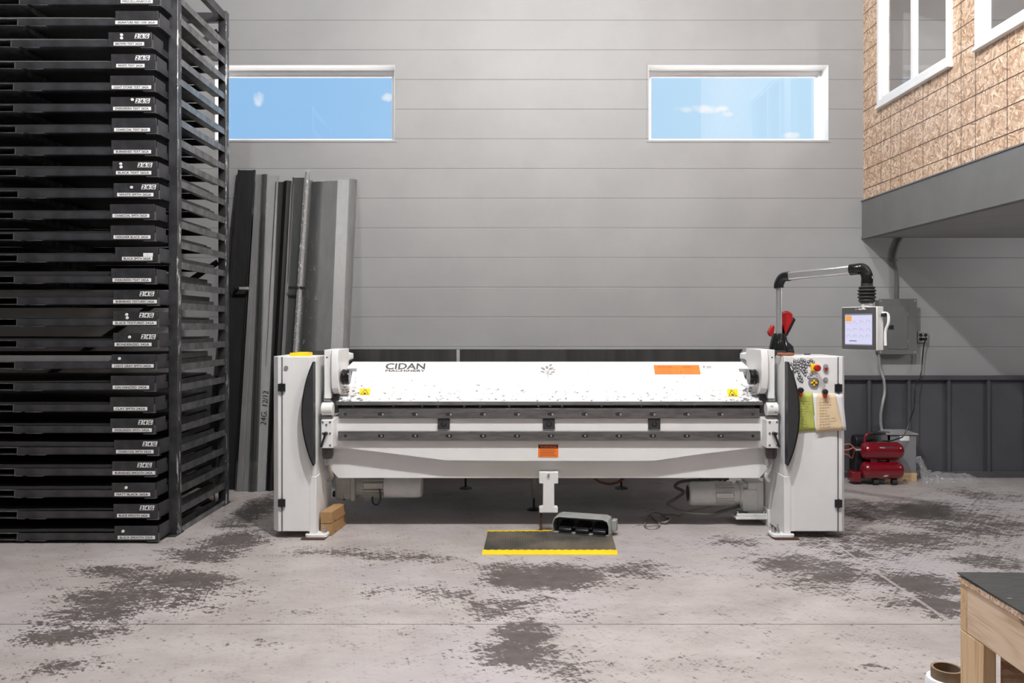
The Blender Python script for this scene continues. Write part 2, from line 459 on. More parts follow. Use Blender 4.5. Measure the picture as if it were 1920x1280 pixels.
MB().box(XL-.15, XR+.15, YB-.15, YB, 0, CEIL).build('wall_front', PLAINW, **ST)
MB().box(XL-.15, XR+.15, YB-.15, WY+.27, CEIL, CEIL+.1).build('ceiling', CEILM, **ST)
# wainscot with battens
b = MB(); b.box(XL, XR, WY-.022, WY, .055, 1.0)
for k in range(-23, 12):
    xc = X_(1699.5, WY)+.4064*k
    if XL+.1 < xc < XR-.1: b.prism([(xc-.019, WY-.022, .06), (xc-.015, WY-.062, .06), (xc+.015, WY-.062, .06), (xc+.019, WY-.022, .06)], (0, 0, .935))
b.build('trim_1', WAINS, bevel=.002, **ST)
MB().box(XL, XR, WY-.07, WY, .995, 1.04).build('trim_2', WAINS, bevel=.003, **ST)
MB().box(XL, XR, WY-.075, WY, 0, .06).build('baseboard_back', WAINS, bevel=.003, **ST)
# clerestory windows
for n, (a, c) in enumerate((W1, W2)):
    f = MB(); y0, y1 = WY+.185, WY+.235
    for (fw, ya, yb) in ((.038, y0, y1), (.062, y0+.018, y1-.004)):
        f.box(a, a+fw, ya, yb, *WZ); f.box(c-fw, c, ya, yb, *WZ)
        f.box(a+fw, c-fw, ya, yb, WZ[1]-fw, WZ[1]); f.box(a+fw, c-fw, ya, yb, WZ[0], WZ[0]+fw)
    w = f.build('window_%d' % (n+1), FRAMEW, bevel=.003, **ST)
    t = MB(); e = .004                                            # lined reveal and thin face trim
    for x0, x1, z0, z1 in ((a-.02, a, WZ[0]-.02, WZ[1]+.02), (c, c+.02, WZ[0]-.02, WZ[1]+.02), (a, c, WZ[1], WZ[1]+.02), (a, c, WZ[0]-.02, WZ[0])):
        t.box(x0, x1, WY-.006, WY, z0, z1)
    t.build('window_trim', SIDING, w)
    r = MB()
    r.box(a-.0005, a+e, WY-.003, y0, *WZ); r.box(c-e, c, WY-.003, y0, *WZ); r.box(a+e, c-e, WY-.003, y0, WZ[1]-e, WZ[1]); r.box(a+e, c-e, WY-.003, y0, WZ[0], WZ[0]+e)
    r.build('reveal_lining', FRAMEW, w)
    MB().box(a+.03, c-.03, y0+.026, y0+.032, WZ[0]+.03, WZ[1]-.03).build('glass_pane', GLASS, w)
# loft: fascia, soffit, strand-board wall with two windows
LX, LY0 = 3.609, 1.6
FZ0, FZ1 = 2.448, 2.832
b = MB(); b.box(LX-.018, LX+.03, LY0, WY, FZ0, FZ1); b.box(LX-.026, LX+.03, LY0, WY, FZ1-.012, FZ1+.002); b.box(LX-.024, LX+.05, LY0, WY, FZ0-.012, FZ0+.01)
b.build('trim_3', FASCIA, bevel=.002, **ST)
MB().box(LX+.03, XR, LY0, WY, FZ0, FZ0+.02).build('ceiling_loft', SOFFIT, **ST)
MB().box(LX+.04, XR, LY0, WY, FZ1-.1, FZ1).build('floor_loft', PINE_Y, **ST)
LW = [(6.685, 8.0), (4.98, 6.31)]; LZ = (3.70, 4.95)
b = MB(); ys = [LY0, LW[1][0], LW[1][1], LW[0][0], LW[0][1], WY]; zs = [FZ1, LZ[0], LZ[1], CEIL]
for i in range(5):
    for j in range(3):
        if j == 1 and i in (1, 3): continue
        b.box(LX, LX+.012, ys[i], ys[i+1], zs[j], zs[j+1])
b.build('wall_loft', OSBW, **ST)
b = MB()
for y in (8.32, 7.98+.05, 6.64, 6.36, 4.94, 4.6, 4.2, 3.8):
    b.box(LX+.013, LX+.10, y-.019, y+.019, FZ1, CEIL)
b.build('trim_4', PINE_Z, **ST)
for n, (a, c) in enumerate(LW):
    f = MB(); 
    for fw, xa, xb in ((.045, LX-.035, LX+.06), (.075, LX-.012, LX+.056)):
        q_ = .003 if fw > .05 else 0; f.box(xa, xb, a+q_, a+fw, *LZ); f.box(xa, xb, c-fw, c-q_, *LZ); f.box(xa, xb, a+fw, c-fw, LZ[0]+q_, LZ[0]+fw); f.box(xa, xb, a+fw, c-fw, LZ[1]-fw, LZ[1]-q_)
    f.box(LX-.05, LX-.001, a-.012, c+.012, LZ[0]-.035, LZ[0]-.004)
    w = f.build('window_%d' % (n+3), FRAMEW, bevel=.004, **ST)
    ym = (a+c)/2+.02
    MB().box(LX-.004, LX+.05, ym-.02, ym+.02, LZ[0]+.07, LZ[1]-.07).build('mullion', FRAMEW, w, .003)
    MB().box(LX+.018, LX+.024, a+.07, c-.07, LZ[0]+.07, LZ[1]-.07).build('glass_pane', GLASS, w)
# ------------------------------------------------------------------ storage rack and trays
TY, TX1 = 5.81, -2.545                  # tray front, tray right side
TL = 3.06                               # tray length
RX0, RX1 = -2.535, -2.465
trays = [  # text, block left/right px, label left/right px, gauge tag (text,x0) , magnets [(x, dy)]
 ('MISCELLANEOUS',219,300,227,287,None,[]),('SIGNATURE RED OAK 26GA',218,298,218,297,None,[]),('BROWN TEXT 26GA',205,286,215,272,('26G',254),[(230,5),(230,11)]),
 ('WHITE TEXT 26GA',209,292,219,272,('26G',254),[]),('LIGHT STONE TEXT 26GA',207,289,210,284,None,[]),('EVERGREEN TEXT 26GA',208,290,213,284,('26G',254),[(249,5)]),
 ('CHARCOAL TEXT 26GA',211,295,216,283,None,[]),('BURNISHED TEXT 26GA',208,291,213,283,None,[]),('BLACK TEXT 26GA',212,296,219,285,('26G',259),[(228,5),(228.5,11)]),
 ('WHITE SMTH 26GA',212,296,219,287,('26G',264),[(246,8)]),('CHARCOAL SMTH 26GA',207,290,212,281,None,[]),('DESIGNER BLACK 26GA',209,291,215,284,None,[]),
 ('BLACK SMTH 26GA',217,297,230,287,None,[]),('EVERGREEN TEXT 24GA',210,292,213,285,None,[]),('BURNISHED TEXTURED 24GA',212,295,212,294,('24G',261),[]),
 ('BLACK TEXTURED 24GA',212,295,212,294,('24G',261),[(238,6),(239,12)]),('BONDERIZED 24GA',213,296,216,285,('24G',265),[(244,8)]),('LIGHT GRAY SMTH 24GA',211,293,212,290,None,[(226,8)]),
 ('GALVANIZED 24GA',209,291,213,281,None,[]),('CLAY SMTH 24GA',207,289,214,277,None,[]),('EVERGREEN SMTH 24GA',207,289,211,285,('24G',259),[]),
 ('CHARCOAL SMTH 24GA',215,297,219,289,('24G',268),[]),('BURNISHED SMOOTH 24GA',210,291,211,291,('24G',257),[]),('MATT BLACK 26GA',210,291,215,282,None,[(237,9)]),
 ('BLACK SMOOTH 24GA',212,295,219,280,('24G',261),[]),('BLACK SMOOTH 22GA',216,297,222,292,None,[(232,10)])]
thick = {9:.018,13:.030,14:.036,17:.042,21:.032,22:.024,8:.018,25:.014,15:.014,23:.02}
S2 = TY/F
proto = {}
def part_copy(key, maker, parent):
    if key not in proto: proto[key] = maker(parent); return proto[key]
    o = proto[key].copy(); COL.objects.link(o); o.parent = parent; WL[o] = WL[parent]; return o
for k, (txt, bx0, bx1, lx0, lx1, gtag, mags) in enumerate(trays):
    i = 25-k
    z0 = .022+.1524*i
    xr = X_(bx1, TY); dx = xr-X_(293, TY)
    dy = random.uniform(-.012, .012) if k else 0
    y0 = TY+dy
    t = thing('sheet_tray', 'black steel sheet tray with white label reading %s on its front plate' % txt, 'tray', (xr, y0, z0), 'sheet metal trays stacked in the rack')
    O = V((xr, y0, z0))
    def fb(p):
        m = MB(); o = WL[p]
        m.box(o.x-TL, o.x-.32, o.y, o.y+.006, o.z, o.z+.052); m.box(o.x-TL, o.x-.0, o.y+.006, o.y+.05, o.z, o.z+.006)
        return m.build('front_bar', TRAYM, p)
    # fork pocket openings interrupt the bar: bar pieces left/right of each opening
    def fb2(p):
        m = MB(); o = WL[p]
        a1, a0 = o.x-(293-30)*S2, o.x-(293+38)*S2          # visible pocket
        c1, c0 = o.x-2.05, o.x-2.31
        for u0, u1 in ((o.x-TL, c0), (c1, a0), (a1, o.x-.30)):
            m.box(u0, u1, o.y, o.y+.006, o.z, o.z+.052); m.box(u0, u1, o.y, o.y+.05, o.z, o.z+.006)
        m.box(o.x-TL, o.x-.01, o.y+1.09, o.y+1.096, o.z, o.z+.052)
        return m.build('front_bar', TRAYM, p)
    part_copy('bar', fb2, t)
    def pocket(a0, a1):
        def f(p):
            m = MB(); o = WL[p]; A0, A1 = o.x-a0, o.x-a1; e = .005
            m.box(A0, A1, o.y, o.y+1.09, o.z+.047, o.z+.052); m.box(A0, A1, o.y, o.y+1.09, o.z, o.z+.005)
            m.box(A0, A0+e, o.y, o.y+1.09, o.z, o.z+.052); m.box(A1-e, A1, o.y-.003, o.y+1.09, o.z-.002, o.z+.054)
            m.box(A1, A1+.05, o.y-.004, o.y+.04, o.z-.004, o.z+.001); m.box(A1+.085, A1+.2, o.y-.004, o.y+.04, o.z-.004, o.z+.001)
            return m.build('fork_pocket', POCKM, p)
        return f
    part_copy('p1', pocket((293+38)*S2, (293-30)*S2), t); part_copy('p2', pocket(2.31, 2.05), t)
    def side(sx):
        def f(p):
            m = MB(); o = WL[p]; xa = o.x if sx else o.x-TL+.006
            m.box(xa-.006, xa, o.y+.006, o.y+1.09, o.z, o.z+.052); m.box(xa-.05 if sx else xa, xa if sx else xa+.05, o.y+.04, o.y+1.09, o.z, o.z+.005)
            m.box(xa-.006, xa, o.y+.02, o.y+.19, o.z+.052, o.z+.102)
            return m.build('side_rail', TRAYM, p)
        return f
    part_copy('s1', side(1), t); part_copy('s0', side(0), t)
    def brk(p):
        m = MB(); o = WL[p]
        m.box(o.x+.001, o.x+.006, o.y-.007, o.y+.01, o.z-.003, o.z+.052); m.box(o.x-.075, o.x+.006, o.y-.007, o.y+.03, o.z-.008, o.z-.003)
        return m.build('corner_bracket', POCKM, p)
    part_copy('brk', brk, t)
    # name plate
    w = (bx1-bx0)*S2
    pl = MB().box(xr-w, xr, y0-.005, y0, z0, z0+.104).build('name_plate', TRAYM, t, .0015)
    lb = MB(); l0 = xr-(bx1-lx0)*S2; l1 = xr-(bx1-lx1)*S2
    lb.box(l0, l1, y0-.0062, y0-.005, z0+.0095, z0+.0345); lb.mi = 1
    pad = (l1-l0)*.06
    lb.text(txt, (l0+pad, y0-.0062, z0+.0145), (1,0,0), (0,0,1), w=(l1-l0)-2*pad, h=.0155, normal=.0006, bold=.0010)
    lb.build('name_label', [LABELW, INK], pl)
    if gtag:
        g = MB(); gx = xr-(bx1-gtag[1])*S2; sh = .008; gw = .0305
        for q, ch in enumerate(gtag[0]):
            g.mi = 0; x = gx+q*.0350; zz = z0+.060
            g.prism([(x, y0-.005, zz), (x+gw, y0-.005, zz), (x+gw+sh, y0-.005, zz+.034), (x+sh, y0-.005, zz+.034)], (0, -.0012, 0)); g.mi = 1
            g.text(ch, (x+.005, y0-.0062, zz+.0045), (1,0,0), (0,0,1), w=.020, h=.025, shear=.22, bold=.0028)
        g.build('gauge_sticker', [LABELW, INK], pl)
    if txt == 'BLACK SMTH 26GA':
        g = MB(); x = xr-(297-270)*S2; g.box(x, x+.068, y0-.0066, y0-.005, z0+.036, z0+.062); g.mi = 1
        g.text('1', (x+.030, y0-.0066, z0+.042), (1,0,0), (0,0,1), h=.014); g.build('number_sticker', [LABELW, INK], pl)
    for mx_, md in mags:
        mxw = xr-(bx1-mx_)*S2; mz = z0+.104-md*S2
        MB().cyl((mxw, y0-.005, mz), (mxw, y0-.011, mz), .0108, .0095, 20).build('round_magnet', MAGW, pl)
    # sheets lying on the tray
    th = thick.get(k, .010); sm = TR_GRY if k in (0,1,2,3) else (TR_GRY if k == 17 else TR_DK)
    m = mb(O); sag = random.uniform(.0, .006)
    yy0, yy1 = y0+.018, y0+1.075
    top, bot = [], []
    nx = 16
    secs = []
    for q in range(nx+1):
        x = xr-TL+.03+(TL-.06)*q/nx
        zz = z0+.053+ (sag*math.sin(q/nx*math.pi*3+k) if q not in (0,) else 0)*.5+sag*.5
        secs.append([(x, yy0, zz), (x, yy1, zz), (x, yy1, zz+th), (x, yy0, zz+th)])
    m.loft(secs)
    tag(m.build('metal_sheets', sm), 'flat metal sheets lying on the tray labelled %s' % txt, 'metal sheets', 'metal sheets on the rack trays')
# rack frame
rk = thing('storage_rack', 'tall black steel rack frame with rows of side rails, holding labelled sheet trays', 'rack', (-4.0, 6.5, 0))
RT = 4.265
def post(x0, y0, x1=None):
    m = MB().box(x0, x0+.07, y0, y0+.07, .012, RT)
    o = m.build('post', POSTM, rk, .004)
    bp = MB().box(x0-.05, x0+.07, y0-.045, y0+.115, 0, .012); bp.build('base_plate', RACKM, o, .002)
    MB().cyl((x0-.025, y0-.02, .012), (x0-.025, y0-.02, .03), .013, seg=6).cyl((x0-.025, y0-.02, .03), (x0-.025, y0-.02, .095), .006, seg=10).build('anchor_bolt', CHROME, o)
for x in (RX0, -5.695):
    for y in (6.02, 7.04): post(x, y)
for sx in (0, 1):
    xo = RX1-.012 if sx == 0 else -5.695+.012
    for i in range(27):
        z = .022+.1524*i
        m = MB()
        if sx == 0:
            m.box(xo-.006, xo, 6.09, 7.04, z-.030, z+.021); m.box(xo-.10, xo-.006, 6.09, 7.04, z-.006, z-.0005) if i else None
        else:
            m.box(xo, xo+.006, 6.09, 7.04, z-.030, z+.021)
        if i == 0:
            pass
        m.build('side_rail', RAILM, rk)
b = MB()
b.box(-5.63, RX0, 7.05, 7.10, RT-.09, RT-.01); b.build('top_beam', RACKM, rk, .003)
MB().box(-5.63, RX0, 6.03, 6.08, RT-.09, RT-.01).build('top_beam', RACKM, rk, .003)
MB().box(RX0+.01, RX1-.01, 6.09, 7.04, RT-.08, RT-.01).build('top_tie', RACKM, rk, .003)
for z0b, z1b in ((.1, 2.1), (2.1, 4.1)):
    m = MB(); d = V((3.0, 0, z1b-z0b)); d2 = d.normalized(); m.obox((-4.05, 7.075, (z0b+z1b)/2), (d.length, .008, .05), (d2, V((0,1,0)), d2.cross(V((0,1,0)))))
    m.build('brace', RACKM, rk)
# ------------------------------------------------------------------ folding machine
MCX = .278
M = thing('folding_machine', 'long white sheet metal folding machine with two side cabinets and a control screen arm', 'machine', (MCX, 6.2, 0))
CY, CB, CT = 5.95, .049, 1.324
def cabinet(xi, xo, s):          # xi inner, xo outer edge; s=-1 left machine side, +1 right side
    ch = .045 if s < 0 else .026
    m = MB()
    poly = [(xi, CY), (xo-s*ch, CY), (xo, CY+ch), (xo, 6.42), (xi, 6.42)]
    m.prism([(x, y, CB) for x, y in poly], (0, 0, CT-CB))
    cab = m.build('side_cabinet', WHITE, M, .004)
    # foot column carrying the cabinet
    fw = .045
    MB().box(xi-s*.004, xi+s*fw, CY-.004, CY+.5, .03, CB+.4).build('foot_column', WHITE, cab, .003)
    fx0, fx1 = (xi-.075, xi+.085) if s < 0 else (xi-.095, xi+.07)
    g = MB(); r = .03
    ring = []
    for cx, cy, a0 in ((fx1-r, CY+.10-r, 0), (fx0+r, CY+.10-r, 90), (fx0+r, CY-.03+r, 180), (fx1-r, CY-.03+r, 270)):
        for q in range(6):
            a = math.radians(a0+q*18); ring.append((cx+r*math.cos(a), cy+r*math.sin(a), .010))
    g.prism(ring, (0, 0, .022)); g.build('foot_plate', WHITE, cab, .003)
    MB().box(fx0-.02+(.03 if s > 0 else -.0), fx1-.01+(.03 if s > 0 else 0), CY-.055, CY+.12, 0, .010).build('shim_plate', RUST, cab)
    bx = xi+.055 if s < 0 else xi-.04
    m = MB(); m.cyl((bx, CY+.03, .032), (bx, CY+.03, .045), .02, seg=16).cyl((bx, CY+.03, .045), (bx, CY+.03, .062), .014, seg=6).cyl((bx, CY+.03, .06), (bx, CY+.03, .095), .007, seg=12)
    if s > 0: m.cyl((bx-.03, CY+.035, .03), (bx-.03, CY+.035, .075), .007, seg=12).cyl((bx-.03, CY+.035, .03), (bx-.03, CY+.035, .048), .014, seg=6)
    m.build('levelling_bolt', CHROME, cab)
    return cab
xiL, xoL = -1.431, -1.751
xiR, xoR = 1.987, 2.434
cabL = cabinet(xiL, xoL, -1); cabR = cabinet(xiR, xoR, 1)
def door(cab, x0, x1, seam_x, s):
    m = MB()
    m.box(x0, x1, CY-.003, CY+.001, CB+.004, CT-.004)
    d = m.build('door', WHITE, cab, .0015)
    MB().box(seam_x-.0022, seam_x+.0022, CY-.0045, CY, CB+.002, CT-.004).build('door_gap', INK, cab)
    return d
dL = door(cabL, X_(530.5, CY), X_(581, CY), X_(529, CY), -1)
dR = door(cabR, xiR+.075, X_(1569, CY), X_(1571, CY), 1)
def hinge(px, py, cab):
    c = P(px, py, CY); m = MB()
    m.box(c.x-.026, c.x-.002, CY-.018, CY-.003, c.z-.028, c.z+.028); m.box(c.x+.002, c.x+.026, CY-.018, CY-.003, c.z-.028, c.z+.028)
    m.cyl((c.x, CY-.014, c.z-.034), (c.x, CY-.014, c.z+.034), .006, seg=10)
    m.box(c.x-.003, c.x+.003, CY-.006, CY-.003, c.z-.055, c.z-.03)
    m.build('hinge', BLACK, cab, .002)
for py in (726, 942): hinge(529, py, cabL)
for py in (727, 943): hinge(1571, py, cabR)
c = P(537, 689, CY); MB().cyl((c.x, CY-.003, c.z), (c.x, CY-.010, c.z), .0155).box(c.x-.009, c.x+.009, CY-.0115, CY-.009, c.z-.0015, c.z+.0015).build('lock', SILVER, cabL)
c = P(1547, 711, CY); MB().cyl((c.x, CY-.003, c.z), (c.x, CY-.012, c.z), .0165).box(c.x-.009, c.x+.009, CY-.0135, CY-.011, c.z-.0015, c.z+.0015).build('lock', SILVER, cabR)
# half moon guards
def guard(xc, s, cab):
    z1, z0 = Z_(678, 5.87), Z_(873, 5.87); c = (z1-z0); sag = .082; R = c*c/8/sag+sag/2; zc = (z0+z1)/2; th = math.asin(c/2/R)
    arc = [(xc+s*(-(R-sag)+R*math.cos(t)), zc+R*math.sin(t)) for t in [(-th+2*th*i/40) for i in range(41)]]
    m = MB(); m.prism([(x, CY-.075, z) for x, z in arc], (0, .075, 0)); g = m.build('half_moon_guard', DARKP, cab, .004)
    e = MB(); e.loft([[(x, CY-.079, z), (x+s*.004, CY-.076, z), (x+s*.004, CY-.002, z), (x-s*.006, CY-.076, z)] for x, z in arc]); e.build('guard_rim', GLOSSB, g)
guard(xiL, -1, cabL); guard(xiR, 1, cabR)
# clamping beam
pb, pt = V((0, 6.075, .985)), V((0, 6.40, 1.266))
un = (pt-pb).normalized(); nrm = V((1,0,0)).cross(un)           # faces camera/up
bl, br = -1.302, 1.858
def PB(x, y, lift=0.0):                                        # point on the sloping beam face behind pixel
    d = V(((x-960)/F, 1, -(y-610)/F)); o = V((0,0,H)); t = (pb-o).dot(nrm)/d.dot(nrm); return o+d*t+nrm*lift
m = MB(); m.origin = V((MCX, 6.075, .985))
notch = [PB(654, 722), PB(665.5, 722), PB(669, 690.5), PB(654, 690.5)]
nl, nr = [PB(646, 722.5), PB(665, 722.5), PB(669, 690.5), PB(646, 690.5)], [PB(1385, 691), PB(1412, 691), PB(1412, 722.5), PB(1393, 722.5)]
L = (pt-pb).length
def UV(p): return p.x, (p-pb).dot(un)
# outline in (x, along slope), with a notch on each end
xl0, xr0 = bl, br
uL = [UV(p) for p in nl]; uR = [UV(p) for p in nr]
out = [(xl0-.004, 0), (xr0+.004, 0), (xr0, uR[3][1]), (uR[3][0], uR[3][1]), (uR[0][0], uR[0][1]), (xr0-.01, uR[0][1]), (xr0-.055, L), (xl0+.055, L), (xl0+.01, uL[2][1]), (uL[2][0], uL[2][1]), (uL[1][0], uL[1][1]), (xl0, uL[1][1])]
pts = [pb+V((x, 0, 0))+un*u for x, u in out]
bmF = m.prism(pts, nrm*-.03)
beam = bpy.data.objects.new('clamping_beam', None)
beam = None
mm = m.bm
me_off = V((MCX, 6.075, .985))
# build with its own local origin so the paint-chip pattern sits on it
bmesh.ops.recalc_face_normals(mm, faces=mm.faces[:]); bmesh.ops.translate(mm, verts=mm.verts[:], vec=-me_off)
me = bpy.data.meshes.new('clamping_beam'); mm.to_mesh(me); mm.free(); me.materials.append(CHIPW)
beam = bpy.data.objects.new('clamping_beam', me); COL.objects.link(beam); beam.parent = M; beam.location = me_off-WL[M]; WL[beam] = me_off
# beam body behind the face
m = MB(); m.loft([[(x, 6.12, .99), (x, 6.42, 1.245), (x, 6.56, 1.25), (x, 6.30, .99)] for x in (bl+.06, br-.06)]); m.build('beam_body', WHITE, beam)
for s, pp in ((0, uL), (1, uR)):
    m = MB(); a = [pb+V((x, 0, 0))+un*u-nrm*.10 for x, u in pp]; m.prism(a, nrm*-.004); m.build('notch_back', WHITE, beam)
MB().loft([[(x, 6.065, .985), (x, 6.060, .958), (x, 6.20, .958), (x, 6.20, .985)] for x in (bl-.006, br+.006)]).build('clamping_blade', STEEL, beam, .002)
# segmented tooling seen in the gap
m = MB(); x = bl+.02
while x < br-.05:
    wseg = random.choice((.09,.12,.2,.22,.3)); m.box(x, min(x+wseg-.018, br-.02), 6.16, 6.24, .905, .96); x += wseg
m.build('tool_segments', simple('tool_steel', (.12,.12,.12), .4, .7), beam)
# screw row on the beam face
for i in range(13):
    px = 649.5+63.55*i
    if i == 0: px = 653
    if i == 12: px = 1406
    c = PB(px, 747.5); 
    if 640 < px < 1420: MB().rev([(.0105, 0), (.0105, .004), (.006, .0075), (.0, .0078)], c, nrm, 16).build('screw', WHITE, beam)
# print and stickers on the beam
RV = V((1,0,0))
o = PB(722.5, 691.8); w = (PB(796.5, 691.8)-o).length; m = MB(); m.text('CIDAN', o, RV, un, w=w, h=(PB(722.5, 681)-o).length, normal=.0012, bold=.0032)
m.bm.faces.ensure_lookup_table()
o2 = PB(722.5, 696.8); m.text('MACHINERY', o2, RV, un, w=w, h=(PB(722.5, 692.9)-o2).length, normal=.0012, bold=.0016)
m.build('lettering', LOGOG, beam, recalc=False)
m = MB()
def leaf(px, py, ang, ln, wd):
    c = PB(px, py, .0012); a = math.radians(ang); k = PB(px+1, py).x-c.x
    u = RV*math.cos(a)+un*math.sin(a); w_ = RV*-math.sin(a)+un*math.cos(a); pts = []
    for q in range(20):
        t = 2*math.pi*q/20; pts.append(c+u*math.cos(t)*ln*k/2+w_*math.sin(t)*wd*k/2*(1-.25*math.cos(t)))
    m.face(pts)
def stem(p, q, wd=.0018):
    a, b_ = PB(*p, .0011), PB(*q, .0011); d = (b_-a).normalized(); s_ = d.cross(nrm)*wd; m.face([a-s_, b_-s_*.6, b_+s_*.6, a+s_])
for l in ((1018,691,135,9.5,5),(1025.5,688.5,95,8.5,5),(1032.5,684.5,50,7.5,4.2),(1033.5,691,35,9.5,5),(1017,697,165,8,3.6),(1037,697.5,10,9,3.6),(1039,693,25,6,2.6),(1033,701.5,5,6.5,2.6)): leaf(*l)
for p, q in (((1027,708.5),(1027,700)),((1027,702),(1019,697.5)),((1027,700),(1020,693)),((1027,700),(1026,691)),((1027,701),(1032,693)),((1027,703),(1036,698)),((1027,700),(1031,688))): stem(p, q)
m.build('leaf_emblem', LEAFG, beam, recalc=False)
def sticker(q, name, mats, parent, lines):
    m = MB(); m.prism([p+nrm*.0004 for p in q], nrm*.0012)
    for mi, txt, uv, w_, h_ in lines:
        m.mi = mi; a = q[0]+(q[1]-q[0])*uv[0]+(q[3]-q[0])*uv[1]+nrm*.0016
        if txt == '#': m.face([a, a+RV*w_, a+RV*w_+un*h_, a+un*h_])
        else: m.text(txt, a, RV, un, w=w_, h=h_, normal=.0008, shear=0)
    return m.build(name, mats, parent, recalc=False)
q = [PB(1228, 701.5), PB(1313.5, 701.5), PB(1310.5, 684.5), PB(1225.5, 684.5)]
W_ = (q[1]-q[0]).length; Hh = (q[3]-q[0]).length
ln = [(1,'#',(0,.66),W_,.0022),(1,'#',(.49,0),.0018,Hh),(1,'INSTRUCTIONS',(.08,.74),W_*.32,.012),(1,'WARNING',(.63,.74),W_*.2,.012),(1,'#',(0,.985),W_,.002),(1,'#',(0,0),W_,.002)]
for r in range(4): ln.append((1,'#',(.04,.12+.13*r),W_*random.uniform(.3,.42),.0016)); ln.append((1,'#',(.66,.12+.13*r),W_*random.uniform(.12,.2),.0016))
ln.append((1,'O',(.56,.2),.014,.014))
sticker(q, 'instruction_sticker', [ORG, INK], beam, ln)
def tri(px0, px1, py0, py1, sk):
    q = [PB(px0-sk, py1), PB(px1-sk, py1), PB(px1+sk, py0), PB(px0+sk, py0)]
    m = MB(); m.prism([p+nrm*.0004 for p in q], nrm*.0012); m.mi = 1
    c = (q[0]+q[1])/2+nrm*.0022; w_ = (q[1]-q[0]).length; h_ = (q[3]-q[0]).length
    A, B, C = c-RV*w_*.36+un*h_*.1, c+RV*w_*.36+un*h_*.1, c+un*h_*.88
    for a, b_ in ((A, B), (B, C), (C, A)):
        d = (b_-a).normalized(); s_ = d.cross(nrm)*.0022; m.face([a-s_, b_-s_, b_+s_, a+s_])
    m.face([c-RV*w_*.13+un*h_*.16, c+RV*w_*.13+un*h_*.16, c+RV*w_*.10+un*h_*.34, c-RV*w_*.10+un*h_*.34])
    m.build('warning_sticker', [YEL, INK], beam, recalc=False)
tri(674, 694, 728.5, 740.5, .7); tri(1364, 1383.5, 729.5, 743.5, -.9)
o = PB(1318.5, 689.8); m = MB(); m.text('K', o, RV, un, h=.026, w=.018, normal=.001, shear=.2); m.text('25', o+RV*.027, RV, un, h=.022, w=.034, normal=.001, shear=.1); m.build('handwritten_mark', INK, beam, recalc=False)
# back plate behind the beam
MB().prism([(X_(655,6.66),6.66,1.20),(X_(1389,6.66),6.66,1.20),(X_(1389,6.66),6.66,1.325),(X_(1393.5,6.66),6.66,1.356),(X_(655,6.66),6.66,1.356)], (0,.05,0)).build('back_beam', simple('dark_back_beam', (.05,.05,.05), .35, .5, var=.3, scale=2.5, stretch=(3,1,.3)), M, .002)
MB().box(X_(856,6.66),X_(862,6.66),6.657,6.66,1.22,1.353).build('beam_glint_strip', SILVER, M)  # silver strip imitating a bright vertical glint on the back beam
